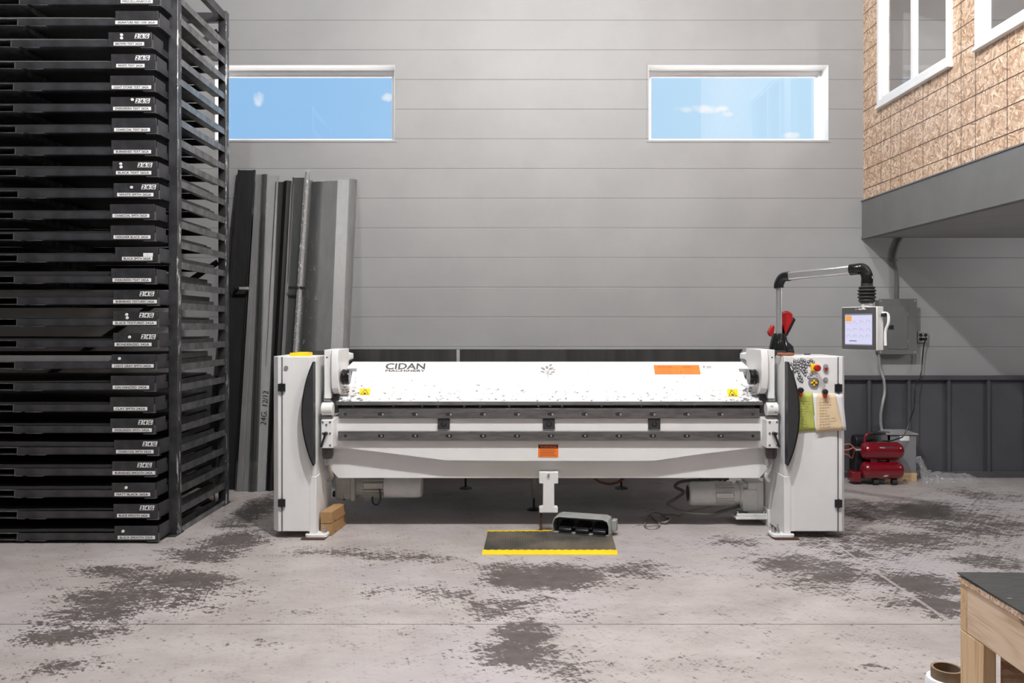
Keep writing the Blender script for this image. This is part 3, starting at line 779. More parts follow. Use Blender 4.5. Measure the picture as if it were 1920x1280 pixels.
# end arms of the clamping beam
def arm(s):
    g = lambda px: px                                        # mirrored about the machine centre
    def XX(px, Y): v = X_(px, Y); return v if s < 0 else 2*.2775-v
    m = MB(); m.box(XX(608, 6.04), XX(620.5, 6.04), 6.04, 6.42, .88+.13, Z_(655.5, 6.04)); a = m.build('end_arm', WHITE, M, .003)
    # rounded outer plate
    x0, x1 = XX(621, 6.0), XX(633.5, 6.0)
    ztop = Z_(655.5, 6.0); zb = Z_(741, 6.0)
    prof = [(6.02, ztop), (6.40, ztop), (6.40, zb+.05)]+[(6.20+.2*math.cos(t)*.98, zb+.085+.1*math.sin(t)) for t in [-.2-2.6*i/10 for i in range(11)]]+[(6.0, zb+.12), (6.0, ztop-.06)]
    m = MB(); m.loft([[(x, y, z) for y, z in prof] for x in (x0, x1)]); m.build('rounded_plate', CHIPW if False else WHITE, a, .003)
    for px, py, Y in ((613, 669.8, 6.04), (626, 659.7, 6.02)):
        c = V((XX(px, Y), Y, Z_(py, Y))); MB().cyl(c+V((0,-.002,0)), c+V((0,.01,0)), .0055, seg=12).build('bolt_hole', INK, a)
    # lug toward the centre
    xa, xb, xc = XX(634, 6.2), XX(648, 6.45), XX(661, 6.5)
    MB().prism([(xa, 6.30, Z_(656,6.3)), (xb, 6.40, Z_(660,6.4)), (xc, 6.42, Z_(663,6.42)), (xc, 6.42, Z_(673,6.42)), (xb, 6.38, Z_(682,6.38)), (xa, 6.30, Z_(700,6.3))], (0, .12, 0)).build('lug', WHITE, a, .003)
    # hub: round shoulder + shiny black knob
    hx = XX(637, 6.14); kz = Z_(706, 6.12); d = -s
    MB().rev([(.07, -.03), (.072, .01), (.06, .025)], (XX(634.5, 6.16), 6.18, kz+.02), (d, 0, 0), 28).build('hub', WHITE, a)
    MB().rev([(.050, 0), (.058, .008), (.058, .02), (.053, .026), (.057, .034), (.057, .052), (.050, .060), (.02, .061)], (XX(640.5, 6.08), 6.09, kz), (d, 0, 0), 32).build('clamp_knob', GLOSSB, a)
    # dark linkage under the arm
    MB().prism([(XX(620, 6.08), 6.08, Z_(742,6.08)), (XX(637, 6.08), 6.08, Z_(739,6.08)), (XX(635, 6.08), 6.08, Z_(757,6.08)), (XX(634, 6.08), 6.08, Z_(774,6.08)), (XX(624, 6.08), 6.08, Z_(774,6.08)), (XX(624.5, 6.08), 6.08, Z_(756,6.08))], (0, .2, 0)).build('linkage', DARKP, a, .004)
    MB().box(XX(607, 6.05), XX(619.5, 6.05), 6.05, 6.3, Z_(752,6.05), Z_(741.5,6.05)).build('spacer_block', GREYP, a)
    # pivot boss (horizontal cylinder)
    z = Z_(767, 6.0); x0, x1 = XX(600.5, 5.98), XX(622.5, 5.98)
    MB().rev([(.040, 0), (.048, .006), (.048, abs(x1-x0)-.006), (.042, abs(x1-x0))], (x0, 6.03, z), (-s, 0, 0), 32).build('pivot_boss', CHIPW2, M)
    MB().cyl((XX(603.5,6.0), 6.03, Z_(783,6.0)), (XX(621,6.0), 6.03, Z_(783,6.0)), .022).build('pivot_sleeve', STEEL, M)
    # bearing block with six screws and lever
    bx0, bx1 = XX(602.3, 5.98), XX(624.3, 5.98); z0, z1 = Z_(840, 5.98), Z_(787, 5.98)
    blk = MB().box(bx0, bx1, 5.98, 6.12, z0, z1).build('bearing_block', WHITE, M, .003)
    for px, py in ((605.3,791),(619,791),(605.3,812),(619,812),(619,834.5),(612,796) if s < 0 else (605.3,834.5)):
        c = V((XX(px, 5.98), 5.978, Z_(py, 5.98))); k = MB(); k.cyl(c+V((0,.002,0)), c+V((0,-.0015,0)), .0085, seg=14); k.mi = 1; k.cyl(c+V((0,-.001,0)), c+V((0,-.002,0)), .0045, seg=6); k.build('screw', [SILVER, INK], blk)
    c = V((XX(610.5, 5.96), 5.955, Z_(813, 5.96))); e = V((XX(601.8, 5.93), 5.93, Z_(838, 5.93)))
    m = MB(); m.cyl(c+V((0,.028,0)), c+V((0,-.015,0)), .014, seg=18); m.tube([c, c*.6+e*.4, e], [.0085, .008, .0095], 12); m.build('clamp_lever', BLACK, blk)
    # dark cup and rod below
    cx = XX(613, 6.02); zc = Z_(841, 6.02)
    MB().rev([(.042, 0), (.042, -.05), (.034, -.075), (.012, -.08)], (cx, 6.05, zc), (0, 0, 1), 24).build('damper_cup', simple('dark_cup', (.09,.075,.075), .4, .5), M)
    MB().cyl((cx+.003, 6.05, zc-.12), (cx+.003, 6.05, zc-.07), .008).cyl((cx-s*.0-.004*s-.02, 6.07, zc-.13), (cx-.02, 6.07, zc-.06), .016).build('damper_rod', SILVER, M)
    MB().tube([(cx+s*.02, 6.12, zc-.12), (cx, 6.1, zc-.17), (cx-s*.015, 6.12, zc-.22), (cx+s*.02, 6.16, zc-.26)], .014, 10, 5).build('damper_hook', CABLE if s < 0 else WHITE, M)
def chipw2():
    m = Mat('chipped_boss_paint', (.74,.74,.72), .4); n = m.noise(22, 5, .65).gt(.63); m.setc(m.mix(n, (.74,.74,.72), (.22,.18,.15))); return m.m
CHIPW2 = chipw2()
arm(-1); arm(1)
# folding beam: face panel, bars, stiffener, apron
fb0 = X_(624.3, 6.10); fb1 = 2*.2775-fb0
fbeam = MB().box(fb0, fb1, 6.095, 6.30, Z_(840, 6.095), Z_(785.5, 6.095)+.02).build('folding_beam', WHITE, M, .002)
zt0, zt1 = Z_(784.5, 6.065), Z_(766, 6.065)
def barm(name, y0, y1, z0, z1, x0, x1):
    return MB().box(x0, x1, y0, y1, z0, z1).build(name, STEEL, fbeam, .002)
fbx0, fbx1 = X_(634.8, 6.07), X_(1424.5, 6.07)
ub = barm('upper_bar', 6.072, 6.15, zt0, zt1, fbx0, fbx1)
lb_ = barm('lower_bar', 6.062, 6.097, Z_(826, 6.062), Z_(808.5, 6.062), X_(633.8, 6.062), X_(1426, 6.062))
MB().box(fbx0+.02, fbx1-.02, 6.10, 6.22, zt1, zt1+.006).build('bar_ledge', STEEL, fbeam)
for i in range(13):
    for row, (yy, py) in enumerate(((6.072, 776.0), (6.062, 817.0))):
        px = 647.6+63.67*i; c = V((X_(px, yy), yy, Z_(py, yy)))
        m = MB(); hole = row == 0 or i in (0, 12)
        n = 10; ring = []
        ext = .0 if (i in (0, 12)) else .026
        r = .0115
        for q in range(n+1): a = math.pi/2+math.pi*q/n; ring.append((c.x+r*math.cos(a), yy-.0006, c.z+r*math.sin(a)))
        for q in range(n+1): a = -math.pi/2+math.pi*q/n; ring.append((c.x+ext+r*math.cos(a), yy-.0006, c.z+r*math.sin(a)))
        m.face(ring); m.mi = 1
        if row == 0: m.cyl((c.x+.002, yy-.0004, c.z), (c.x+.002, yy-.002, c.z), .0075, .005, 14); m.mi = 2; m.cyl((c.x+ext, yy-.0004, c.z-.002), (c.x+ext, yy-.0016, c.z-.002), .009 if ext else .001, seg=12)
        elif ext: m.mi = 2; m.cyl((c.x+ext*.6, yy-.0004, c.z+.001), (c.x+ext*.6, yy-.0012, c.z+.001), .0075, seg=12)
        m.build('slot' if ext else 'bolt_hole', [INK, DARKP, SILVER], ub if row == 0 else lb_)
for px in (832, 1029, 1226.5):
    x0, x1 = X_(px-11.3, 6.09), X_(px+11.3, 6.09); z0, z1 = Z_(804, 6.09), Z_(785, 6.09)
    k = MB(); k.box(x0, x1, 6.082, 6.10, z0, z1+.004); k.mi = 1
    k.cyl(((x0+x1)/2, 6.083, (z0+z1)/2), ((x0+x1)/2, 6.0805, (z0+z1)/2), .020, seg=20); k.mi = 0; k.cyl(((x0+x1)/2, 6.082, (z0+z1)/2), ((x0+x1)/2, 6.079, (z0+z1)/2), .013, seg=20)
    k.build('rubber_stop', [DARKP, GLOSSB], fbeam, .003)
# stiffener with trapezoid lower edge
yS = 6.094
pp = [(633, 838.5), (645, 839), (837, 863), (960, 864), (1190, 864), (1229, 863.5), (1300, 853), (1412, 839.5), (1427, 838.5)]
poly = [P(x, y, yS) for x, y in pp]; poly = poly+[P(1427, 824, yS), P(633, 824, yS)]
MB().prism(poly[::-1], (0, .06, 0)).build('stiffener', WHITE, fbeam, .0015)
yA = 6.165
pp = [(612, 838), (612, 872), (634.5, 896), (1424, 896), (1446.5, 872), (1446.5, 838)]
MB().prism([P(x, y, yA) for x, y in pp], (0, .05, 0)).build('apron', WHITE, fbeam, .002)
q = [P(1009, 856.8, yS-.002), P(1046.8, 856.8, yS-.002), P(1046.8, 832.8, yS-.002), P(1009, 832.8, yS-.002)]
yq = yS-.0008; m = MB(); m.prism([V((p.x, yq, p.z)) for p in q], (0, -.0015, 0)); m.mi = 1
a, c = V((q[0].x, yq-.002, q[0].z)), V((q[2].x, yq-.002, q[2].z)); zz = a.z+(c.z-a.z)*.68
m.face([(a.x+.003, yq-.0019, zz), (c.x-.003, yq-.0019, zz), (c.x-.003, yq-.0019, c.z-.003), (a.x+.003, yq-.0019, c.z-.003)]); m.mi = 0
m.text('WARNING', (a.x+.014, yq-.0020, zz+.006), (1,0,0), (0,0,1), w=(c.x-a.x)-.028, h=.017); m.mi = 1
for r in range(5): m.box(a.x+.012+.004*(r % 2), c.x-.012-.01*(r % 3), yq-.0020, yq-.0016, a.z+.010+r*.0105, a.z+.0125+r*.0105)
m.mi = 0
m.build('warning_sticker', [ORG, DPUR], fbeam, recalc=False)
# centre support leg: I-shaped plate and threaded rod
yL = 6.10; pp = [(1011,885),(1046.6,885),(1046.6,906),(1039.2,906.5),(1039.2,950),(1046,951),(1046,961),(1011.3,961),(1011.3,951),(1018.3,949.5),(1018.3,906.5),(1011,906)]
leg = MB().prism([P(x, y, yL) for x, y in pp], (0, .065, 0)).build('support_leg', CHIPW2 if False else WHITE, M, .003)
c = P(1028.5, 889.5, yL); MB().cyl(c+V((0,.001,0)), c+V((0,-.014,0)), .010, seg=6).cyl(c+V((0,0,-.008)), c+V((0,-.01,-.012)), .006, seg=8).build('bolt', CHROME, leg)
x = X_(1014.3, 6.13); MB().cyl((x, 6.13, 0.008), (x, 6.13, Z_(958,6.1)), .0085).rev([(.05, 0), (.05, .008)], (x, 6.13, 0), (0,0,1), 20).build('jack_screw', RUST, leg)
# rear table legs
for px, py, hh, Y in ((1001, 951, .26, 6.87), (873, 915, .2, 7.77), (1165, 915, .2, 7.77)):
    x = X_(px, Y); m = MB(); m.cyl((x, Y, .10), (x, Y, .75), .020); m.mi = 1; m.cyl((x, Y, .01), (x, Y, .11), .010).rev([(.06, 0), (.06, .006), (.02, .02)], (x, Y, 0), (0,0,1), 20)
    m.build('rear_leg', [GREYP, BLACK], M)
MB().box(-1.2, 1.75, 6.75, 7.85, .74, .80).build('rear_table', DARKP, M, .004)
# gear motors
def fins(m, x0, x1, y, z, r, n=10, nf=22):
    m.cyl((x0, y, z), (x1, y, z), r*.86, seg=32)
    for i in range(nf):
        a = 2*math.pi*i/nf; u = V((0, math.cos(a), math.sin(a))); w_ = V((0, -math.sin(a), math.cos(a)))
        m.obox(V(((x0+x1)/2, y, z))+u*r*.93, (abs(x1-x0), r*.16, r*.07), (V((1,0,0)), u, w_))
y, z, r = 6.55, .272, .102
g = MB().box(X_(631,6.5), X_(667,6.5), 6.44, 6.66, .175, .40).build('gearbox', MOTOR, M, .012)
MB().cyl((X_(667,6.5), y, z), (X_(682,6.5), y, z), .08).box(X_(660,6.5), X_(668,6.5), 6.43, 6.67, .165, .40).build('motor_flange', MOTOR, g, .004)
m = MB(); fins(m, X_(679,6.45), X_(719,6.45), y, z, r); m.box(X_(680,6.4), X_(716,6.4), 6.445, 6.455, z-.012, z+.03); m.build('finned_housing', MOTOR, g)
MB().rev([(r, 0), (r, .26), (r*.93, .29), (r*.8, .297)], (X_(719,6.45), y, z), (1,0,0), 36).build('fan_cover', MOTORL, g)
MB().tube([(X_(712,6.45), 6.45, .26), (X_(713,6.45), 6.45, .17), (X_(706,6.45), 6.46, .13), (X_(698,6.45), 6.47, .15), (X_(697,6.45), 6.5, .2)], .007, 8, 6).build('motor_cable', DARKP, g)
MB().cyl((X_(622,6.45), 6.5, .21), (X_(632,6.45), 6.5, .21), .025).tube([(X_(632,6.45), 6.46, .24), (X_(643,6.45), 6.45, .22), (X_(646,6.45), 6.45, .17)], .010, 8, 4).build('shaft_end', DARKP, g)
y, z, r = 6.47, .220, .094
gx0, gx1 = X_(1391,6.4), X_(1431,6.4)
g = MB(); g.box(gx0+.04, gx1, 6.38, 6.56, .08, .325); g.box(gx0, gx1-.07, 6.40, 6.55, .10, .31); g.box(gx0+.0, gx0+.12, 6.375, 6.40, .095, .27)
g = g.build('gearbox', MOTORL, M, .008)
MB().cyl((X_(1376,6.4), y, z), (gx0+.03, y, z), .085).rev([(.1, 0), (.1, .02)], (X_(1388,6.4), y, z), (1,0,0), 28).build('motor_flange', MOTORL, g)
MB().rev([(.05, 0), (.05, .03), (.032, .04), (.032, .06)], (gx1-.005, 6.47, .2), (1,0,0), 20).build('output_shaft', MOTORL, g)
m = MB(); fins(m, X_(1341,6.4), X_(1377,6.4), y, z, r); m.box(X_(1343,6.38), X_(1374,6.38), 6.368, 6.385, z-.018, z+.02); m.build('finned_housing', MOTORL, g)
MB().rev([(r*.72, 0), (r*.9, .008), (r, .035), (r, .2)], (X_(1293.5,6.4), y, z), (1,0,0), 36).build('fan_cover', MOTORL, g)
MB().rev([(r*.66, -.003), (r*.66, .001)], (X_(1293.5,6.4), y, z), (1,0,0), 30).build('fan_grille', DARKP, g)
m = MB(); m.box(X_(1377,6.35), X_(1442,6.35), 6.30, 6.60, .052, .070); m.box(X_(1380,6.35), X_(1440,6.35), 6.305, 6.33, .070, .095); m.box(X_(1436,6.33), X_(1444,6.33), 6.28, 6.6, .0, .13)
br_ = m.build('motor_bracket', MOTORL, M, .003)
for px in (1383, 1432):
    MB().cyl((X_(px,6.35), 6.345, .07), (X_(px,6.35), 6.345, .088), .022, seg=18).cyl((X_(px,6.35), 6.345, .088), (X_(px,6.35), 6.345, .108), .013, seg=6).build('bolt', CHROME, br_)
MB().tube([P(1366,897,6.5), P(1325,899,6.5), P(1280,902,6.5), P(1266,912,6.5), P(1282,922,6.45), P(1264,936,6.4), P(1252,944,6.35), P(1262,953,6.33), P(1290,961,6.33), P(1330,964,6.33), P(1358,957,6.36), P(1376,952,6.4), P(1386,949,6.42)], .0125, 12, 8).build('motor_hose', HOSE, M)
for px in (1313, 1327, 1350, 1359): MB().cyl(P(px, 893, 6.5), P(px, 906, 6.5), .012).build('hose_stub', BLACK, M)
# top fittings of cabinets
MB().box(X_(580.5,6.25), X_(608,6.25), 6.24, 6.262, CT, Z_(657,6.25)).build('top_plate', DARKP, cabL, .002)
MB().box(X_(1450,6.15), X_(1473,6.15), 6.14, 6.25, CT, Z_(657.5,6.15)).build('top_plate', DARKP, cabR, .002)
# operator elements
c = P(1526, 689, CY); k = MB(); k.box(c.x-.026, c.x+.022, CY-.022, CY-.003, c.z-.026, c.z+.028); es = k.build('emergency_stop', YEL, cabR, .006)
MB().rev([(.014, 0), (.016, .03), (.023, .034), (.024, .052), (.018, .061), (.0, .063)], (c.x+.002, CY-.022, c.z+.0), (0,-1,0), 28).build('push_button', REDP, es)
c = P(1547, 689, CY); k = MB(); ring = [(c.x+.0175*math.cos(a), CY-.003, c.z+.010*(1 if math.sin(a) > 0 else -1)+.0175*math.sin(a)) for a in [2*math.pi*i/28 for i in range(28)]]
k.prism(ring, (0, -.014, 0)); k.mi = 1; k.cyl((c.x, CY-.017, c.z+.012), (c.x, CY-.024, c.z+.012), .013); k.mi = 2; k.box(c.x-.010, c.x+.010, CY-.0215, CY-.016, c.z-.02, c.z-.004)
k.build('start_button', [SILVER, SILVER, REDP], cabR)
c = P(1525, 717, CY); k = MB(); k.cyl((c.x, CY-.003, c.z), (c.x, CY-.012, c.z), .039, .037, 36); k.mi = 1; k.box(c.x-.006, c.x+.006, CY-.018, CY-.011, c.z-.024, c.z+.024); k.box(c.x-.024, c.x+.024, CY-.018, CY-.011, c.z-.006, c.z+.006)
k.build('selector_dial', [simple('dial_purple_grey', (.27,.25,.30), .35, .3, var=.3, scale=60), YEL], cabR)
# control arm with screen
pole = V((X_(1460.5, 6.3), 6.3, 0))
MB().rev([(.075, CT-.003), (.074, CT+.05), (.062, CT+.11), (.048, CT+.155), (.044, CT+.165)], (pole.x, pole.y, 0), (0,0,1), 32).build('pole_socket', GLOSSB, M)
MB().cyl((pole.x, pole.y, CT+.16), (pole.x, pole.y, 1.85), .0235, seg=28).build('pole', ALU, M)
A0 = V((pole.x, 6.3, 1.922)); A1 = V((X_(1605, 5.87), 5.87, 1.955)); BX, BY = 2.535, 5.83
MB().tube([(pole.x, 6.3, 1.838), (pole.x, 6.3, 1.862), (pole.x+.002, 6.3, 1.888), A0+V((.02,-.018,-.008)), A0+(A1-A0)*.12], [.038, .038, .037, .037, .034], 20, 5).build('elbow', GLOSSB, M) if False else None
pts = catmull([V((pole.x, 6.3, 1.838)), V((pole.x, 6.3, 1.87)), A0+V((.022,-.02,-.004)), A0+(A1-A0).normalized()*.09], 6)
MB().tube(pts, .037, 20).build('elbow', GLOSSB, M)
d = (A1-A0).normalized(); sd = d.cross(V((0,0,1))).normalized(); upv = sd.cross(d)
MB().obox((A0+d*.06+A1)/2, ((A1-A0-d*.06).length, .055, .062), (d, sd, upv)).build('boom', ALU, M, .012)
pts = catmull([A1-d*.04, A1+d*.01, V((BX-.018, BY+.02, 1.952)), V((BX, BY, 1.905)), V((BX, BY, 1.85))], 6)
MB().tube(pts, .0405, 24).build('elbow', GLOSSB, M)
prof = [(.040, 1.853), (.041, 1.832)]
for i in range(5):
    zz = 1.828-i*.0235; prof += [(.055+(.010 if 0 < i < 4 else .003), zz-.006), (.050, zz-.0175)]
prof += [(.045, 1.712), (.04, 1.708)]
MB().rev(prof[::-1], (BX, BY, 0), (0,0,1), 32).build('bellows', RUBBER, M)
c0 = P(1578, 655.5, 5.99); th = math.radians(62); mr = V((math.cos(th), -math.sin(th), 0)); mn_ = V((-math.sin(th), -math.cos(th), 0)); up = V((0,0,1))
mw, mh = .300, .310; cc = V((c0.x, c0.y, c0.z+.002))+mr*mw/2+up*mh/2
MB().cyl((BX, BY, cc.z+mh/2-.01), (BX, BY, 1.712), .03).box(BX-.035, BX+.035, BY-.02, BY+.02, cc.z+mh/2-.02, cc.z+mh/2+.022).build('screen_mount', WHITE, M, .003)
mon = MB().obox(cc-mn_*.035, (mw, mh, .07), (mr, up, mn_)).build('monitor', WHITE, M, .005)
MB().obox(cc+mn_*.002, (mw-.012, mh-.008, .006), (mr, up, mn_)).build('bezel', GREYP2 if False else simple('bezel_grey', (.075,.075,.075), .4, var=.05), mon, .002)
def SC(u, v, l=.0055): return cc+mr*(u-.5)*(mw-.012)+up*(v-.5)*(mh-.008)+mn_*l
def scq(m, u0, u1, v0, v1, l): m.face([SC(u0, v0, l), SC(u1, v0, l), SC(u1, v1, l), SC(u0, v1, l)])
m = MB(); scq(m, .10, .90, .10, .85, .0054); m.mi = 1; scq(m, .115, .30, .67, .80, .0058); m.mi = 2; scq(m, .10, .90, .815, .85, .0058); scq(m, .10, .90, .10, .125, .0058); scq(m, .23, .45, .19, .215, .0058)
def zig(pts):
    for (a0, b0), (a1, b1) in zip(pts, pts[1:]):
        p, q = SC(a0, b0, .006), SC(a1, b1, .006); dd = (q-p).normalized().cross(mn_)*.0008; m.face([p-dd, q-dd, q+dd, p+dd])
for r in range(3):
    for cq in range(4):
        x, y_ = .14+.19*cq, .28+.165*r; zig([(x+random.uniform(0,.03), y_), (x+.04, y_+random.uniform(.03,.09)), (x+.10, y_+random.uniform(.0,.09)), (x+.14, y_+random.uniform(-.02,.05))])
m.build('screen', [SCREEN, SCREENO, SCREENG], mon, recalc=False)
m = MB(); m.mi = 0; m.text('CIDAN', SC(.40, .945, .0056), mr, up, w=.022, h=.007); scq(m, .50, .72, .945, .968, .0058); m.build('name_strip', LABELW, mon, recalc=False)
e = cc+mr*(mw/2+.004)-mn_*.05; m = MB(); m.tube([e+up*.11, e+mr*.03+up*.10-mn_*.02, e+mr*.035+up*.04-mn_*.02, e+mr*.012-up*.02-mn_*.02, e+mr*.012-up*.12-mn_*.02], .010, 10, 5)
m.build('monitor_handle', WHITE, mon)
MB().cyl(e+up*.095-mn_*.0, e+up*.095+mr*.03, .014).build('monitor_knob', BLACK, mon)
# ------------------------------------------------------------------ papers, clips, magnets on the right cabinet
def sheet(q, y, mat, name, label, curl=.0, lines=0, cat='paper', color=INK):
    m = mb(P(*q[0], y)); n = 8; secs = []
    rows = []
    for j in range(n+1):
        v = j/n; row = []
        for i in range(n+1):
            u = i/n; a = V(q[0])*(1-u)+V(q[1])*u; b_ = V(q[3])*(1-u)+V(q[2])*u; p = a*(1-v)+b_*v
            w3 = P(p.x, p.y, y); w3.y -= curl*(u**3)*(v)+.004*math.sin(u*3+v*2)*v; row.append(m.bm.verts.new(w3))
        rows.append(row)
    for j in range(n):
        for i in range(n): m.bm.faces.new((rows[j][i], rows[j][i+1], rows[j+1][i+1], rows[j+1][i]))
    if lines:
        m.mi = 1
        for r in range(lines):
            v = .22+.72*r/lines
            for i in range(random.randint(3, 6)):
                u0 = .10+.12*i+random.uniform(0, .03)
                def pt(u, vv):
                    a = V(q[0])*(1-u)+V(q[1])*u; b_ = V(q[3])*(1-u)+V(q[2])*u; p = a*(1-vv)+b_*vv; w3 = P(p.x, p.y, y)
                    w3.y -= curl*(u**3)*(vv)+.004*math.sin(u*3+vv*2)*vv+.0025; return w3
                m.face([pt(u0, v), pt(u0+.09, v), pt(u0+.09, v+.008), pt(u0, v+.008)])
    o = m.build(name, [mat, color], recalc=False)
    sl = o.modifiers.new('Solidify', 'SOLIDIFY'); sl.thickness = .0004
    return tag(o, label, cat)
PINK = simple('pencil_grey', (.30,.28,.12), .7, var=0); PINK2 = simple('rule_brown', (.42,.31,.2), .7, var=0)
sheet([(1490,736),(1523.5,736),(1530.5,808),(1491,808)], CY-.012, GREEN, 'note_sheet', 'yellow-green note sheet clipped to the right cabinet beside the half moon guard', .002, 11, color=PINK)
sheet([(1521,737),(1580,737),(1587.5,806),(1529,809)], CY-.009, PAPER, 'note_sheet', 'white paper sheet showing around the edges of the beige note on the right cabinet', .0, 0)
sheet([(1532,737.5),(1566,737.5),(1580,806),(1530.5,811)], CY-.022, BEIGE, 'note_sheet', 'beige lined note sheet hanging curled on the right cabinet', .02, 10, color=PINK2)
def clip(px, py, label):
    c = P(px, py, CY-.03); t = thing('magnetic_clip', label, 'clip', c)
    MB().rev([(.019, 0), (.021, .008), (.019, .024), (.012, .028)], (c.x, CY-.002-.026, c.z+.004), (0,-1,0), 22).build('grip', BLACK, t)
    m = MB(); m.loft([[(c.x-w_, CY-.03, z_), (c.x+w_, CY-.03, z_), (c.x+w_*.7, CY-.05, z_), (c.x-w_*.7, CY-.05, z_)] for w_, z_ in ((.016, c.z-.008), (.014, c.z-.025), (.009, c.z-.043))])
    m.build('jaw', REDP, t, .004)
    MB().cyl((c.x, CY-.004, c.z), (c.x, CY-.03, c.z), .012).build('magnet', SILVER, t)
clip(1500.5, 732, 'black and red clip holding the yellow-green note sheet'); clip(1546, 735, 'black and red clip holding the beige note sheet')
rings = [(655,335),(720,290),(775,290),(825,270),(868,285),(965,280),(925,300),(1000,310),(715,332),(765,332),(818,312),(860,332),(905,337),(662,385),(710,380),(758,377),(805,360),(845,370),(887,380),(680,418),(718,440),(752,425),(805,405),(855,412),(890,447),(780,462),(830,432),(850,458),(690,492),(790,502),(872,495),(775,547),(818,545),(798,580),(826,592),(930,535),(965,490),(938,345)]
proto_m = None
for zx, zy in rings:
    c = P(1400+zx/8, 640+zy/8, CY-.003)
    if proto_m is None:
        m = mb(c); m.rev([(.0108, 0), (.0108, .004), (.0095, .0055), (.0082, .0057), (.0080, .0045), (.003, .0044)], (c.x, CY-.003, c.z), (0,-1,0), 20); m.mi = 1; m.rev([(.0076, .0046), (.0066, .0052), (.0, .0053)], (c.x, CY-.003, c.z), (0,-1,0), 12)
        proto_m = m.build('button_magnet', [simple('magnet_rim', (.10,.10,.12), .35, .6, var=.1), simple('magnet_face', (.50,.50,.52), .4, var=.2, scale=300)])
        o = proto_m
    else:
        o = proto_m.copy(); COL.objects.link(o); o.location = c
    tag(o, 'small silver round magnet in the cluster on the right cabinet beside the red stop button', 'magnet', 'small round magnets on the right cabinet')
# things on the cabinet tops
c = P(565, 664, 6.12)
m = mb((c.x, 6.12, CT)); m.prism([(X_(548,6.1), 6.03, CT), (X_(580,6.1), 6.03, CT), (X_(580,6.1), 6.20, CT), (X_(552,6.1), 6.20, CT)], (0,0,.024)); m.box(X_(556,6.1), X_(576,6.1), 6.06, 6.17, CT+.024, CT+.027)
tag(m.build('tool_case', YEL, bevel=.004), 'flat yellow case lying on top of the left cabinet', 'case')
c = V((X_(1478, 6.03), 6.03, CT+.013)); t = thing('screwdriver', 'screwdriver with a reddish wooden handle lying on the right cabinet top', 'screwdriver', c)
dirv = V((1, .10, 0)).normalized()
MB().rev([(.006, -.085), (.013, -.08), (.0135, -.05), (.011, -.03), (.0135, 0), (.012, .03), (.007, .045)], c, dirv, 18).build('handle', HANDLEW, t)
MB().cyl(c+dirv*.045, c+dirv*.13, .0035).build('shaft', CHROME, t)
m = MB(); m.obox(c+dirv*.145, (.05, .012, .008), (dirv, dirv.cross(V((0,0,1))), V((0,0,1)))); m.build('tip', BLACK, t, .002)
# red cordless tool
t = thing('cordless_drill', 'red and black cordless drill standing behind the control pole on the right cabinet', 'drill', (X_(1480,6.38), 6.39, CT))
def TQ(px, py): return P(px, py, 6.38)
m = MB(); m.prism([TQ(1464,586), TQ(1478,582), TQ(1487,588), TQ(1489,602), TQ(1478,626), TQ(1470,630), TQ(1463,622)], (0, .07, 0)); m.build('body', REDP, t, .012)
m = MB(); m.prism([TQ(1441,622), TQ(1449,608), TQ(1453,612), TQ(1450,631), TQ(1445,630)], (0, .05, 0)); m.build('side_cap', REDP, t, .006)
m = MB(); m.prism([TQ(1488,594), TQ(1492.5,599), TQ(1477,630), TQ(1472,626)], (0, .06, 0)); m.build('motor_housing', BLACK, t, .005)
m = MB(); m.prism([TQ(1465,607), TQ(1470,606), TQ(1478,640), TQ(1489,650), TQ(1489,659), TQ(1473,659), TQ(1464,640)], (0, .05, 0)); m.build('grip', BLACK, t, .01)
m = MB(); m.box(X_(1466,6.38), X_(1489,6.38), 6.37, 6.44, CT, Z_(655,6.38)); m.build('battery', BLACK, t, .006)
# ------------------------------------------------------------------ wood blocks by the left foot
def block(px0, py_b, z0, z1, ln, name, label, rot):
    m = mb(); a = FL(600, 1003)
    x0, y0 = X_(600.5, 6.02), 6.02; d = V((math.sin(rot), math.cos(rot), 0)); w_ = V((d.y, -d.x, 0))
    c = V((x0, y0, 0))+w_*.043+d*ln/2; m.origin = V((c.x, c.y, z0)); m.obox((c.x, c.y, (z0+z1)/2), (.086, ln, z1-z0), (w_, d, V((0,0,1))))
    return tag(m.build('wood_block', BLOCKW, bevel=.006), label, 'wood block', 'wood blocks stacked by the left foot')
block(0, 0, 0.0, .088, .34, 'wood_block', 'brown wood block lying on the floor beside the left foot plate', .11)
block(0, 0, .089, .178, .30, 'wood_block', 'brown wood block on top of the other block beside the left foot plate', .14)
# ------------------------------------------------------------------ mat, pedal, cables
mc = [FL(904, 1039), FL(1158, 1039), FL(1146.5, 993.5), FL(914, 995)]
mz = .012
t = thing('floor_mat', 'dark diamond-tread anti-fatigue mat with yellow edges in front of the machine', 'mat', (sum(p.x for p in mc)/4, sum(p.y for p in mc)/4, 0))
def lerp2(u, v): a = mc[0]*(1-u)+mc[1]*u; b_ = mc[3]*(1-u)+mc[2]*u; return a*(1-v)+b_*v
e0, e1 = .10, .90
m = MB(); m.loft([[lerp2(u, e0)+V((0,0,.0)), lerp2(u, e1), lerp2(u, e1)+V((0,0,mz)), lerp2(u, e0)+V((0,0,mz))] for u in (0.006, .35, .65, .994)]); m.build('tread', MATR, t)
for va, vb, sgn in ((-.02, e0, -1), (e1, 1.0, 1)):
    m = MB(); secs = []
    for i in range(61):
        u = i/60; wob = .012*math.sin(i*1.9)*(1 if i % 60 else 0)
        lo, hi = lerp2(u, va if sgn < 0 else vb), lerp2(u, (vb if sgn < 0 else va)+wob)
        secs.append([lo, hi, hi+V((0,0,mz+.002)), lo*.55+hi*.45+V((0,0,mz)), lo+V((0,0,.003))])
    m.loft(secs); m.build('yellow_edge', YEL, t)
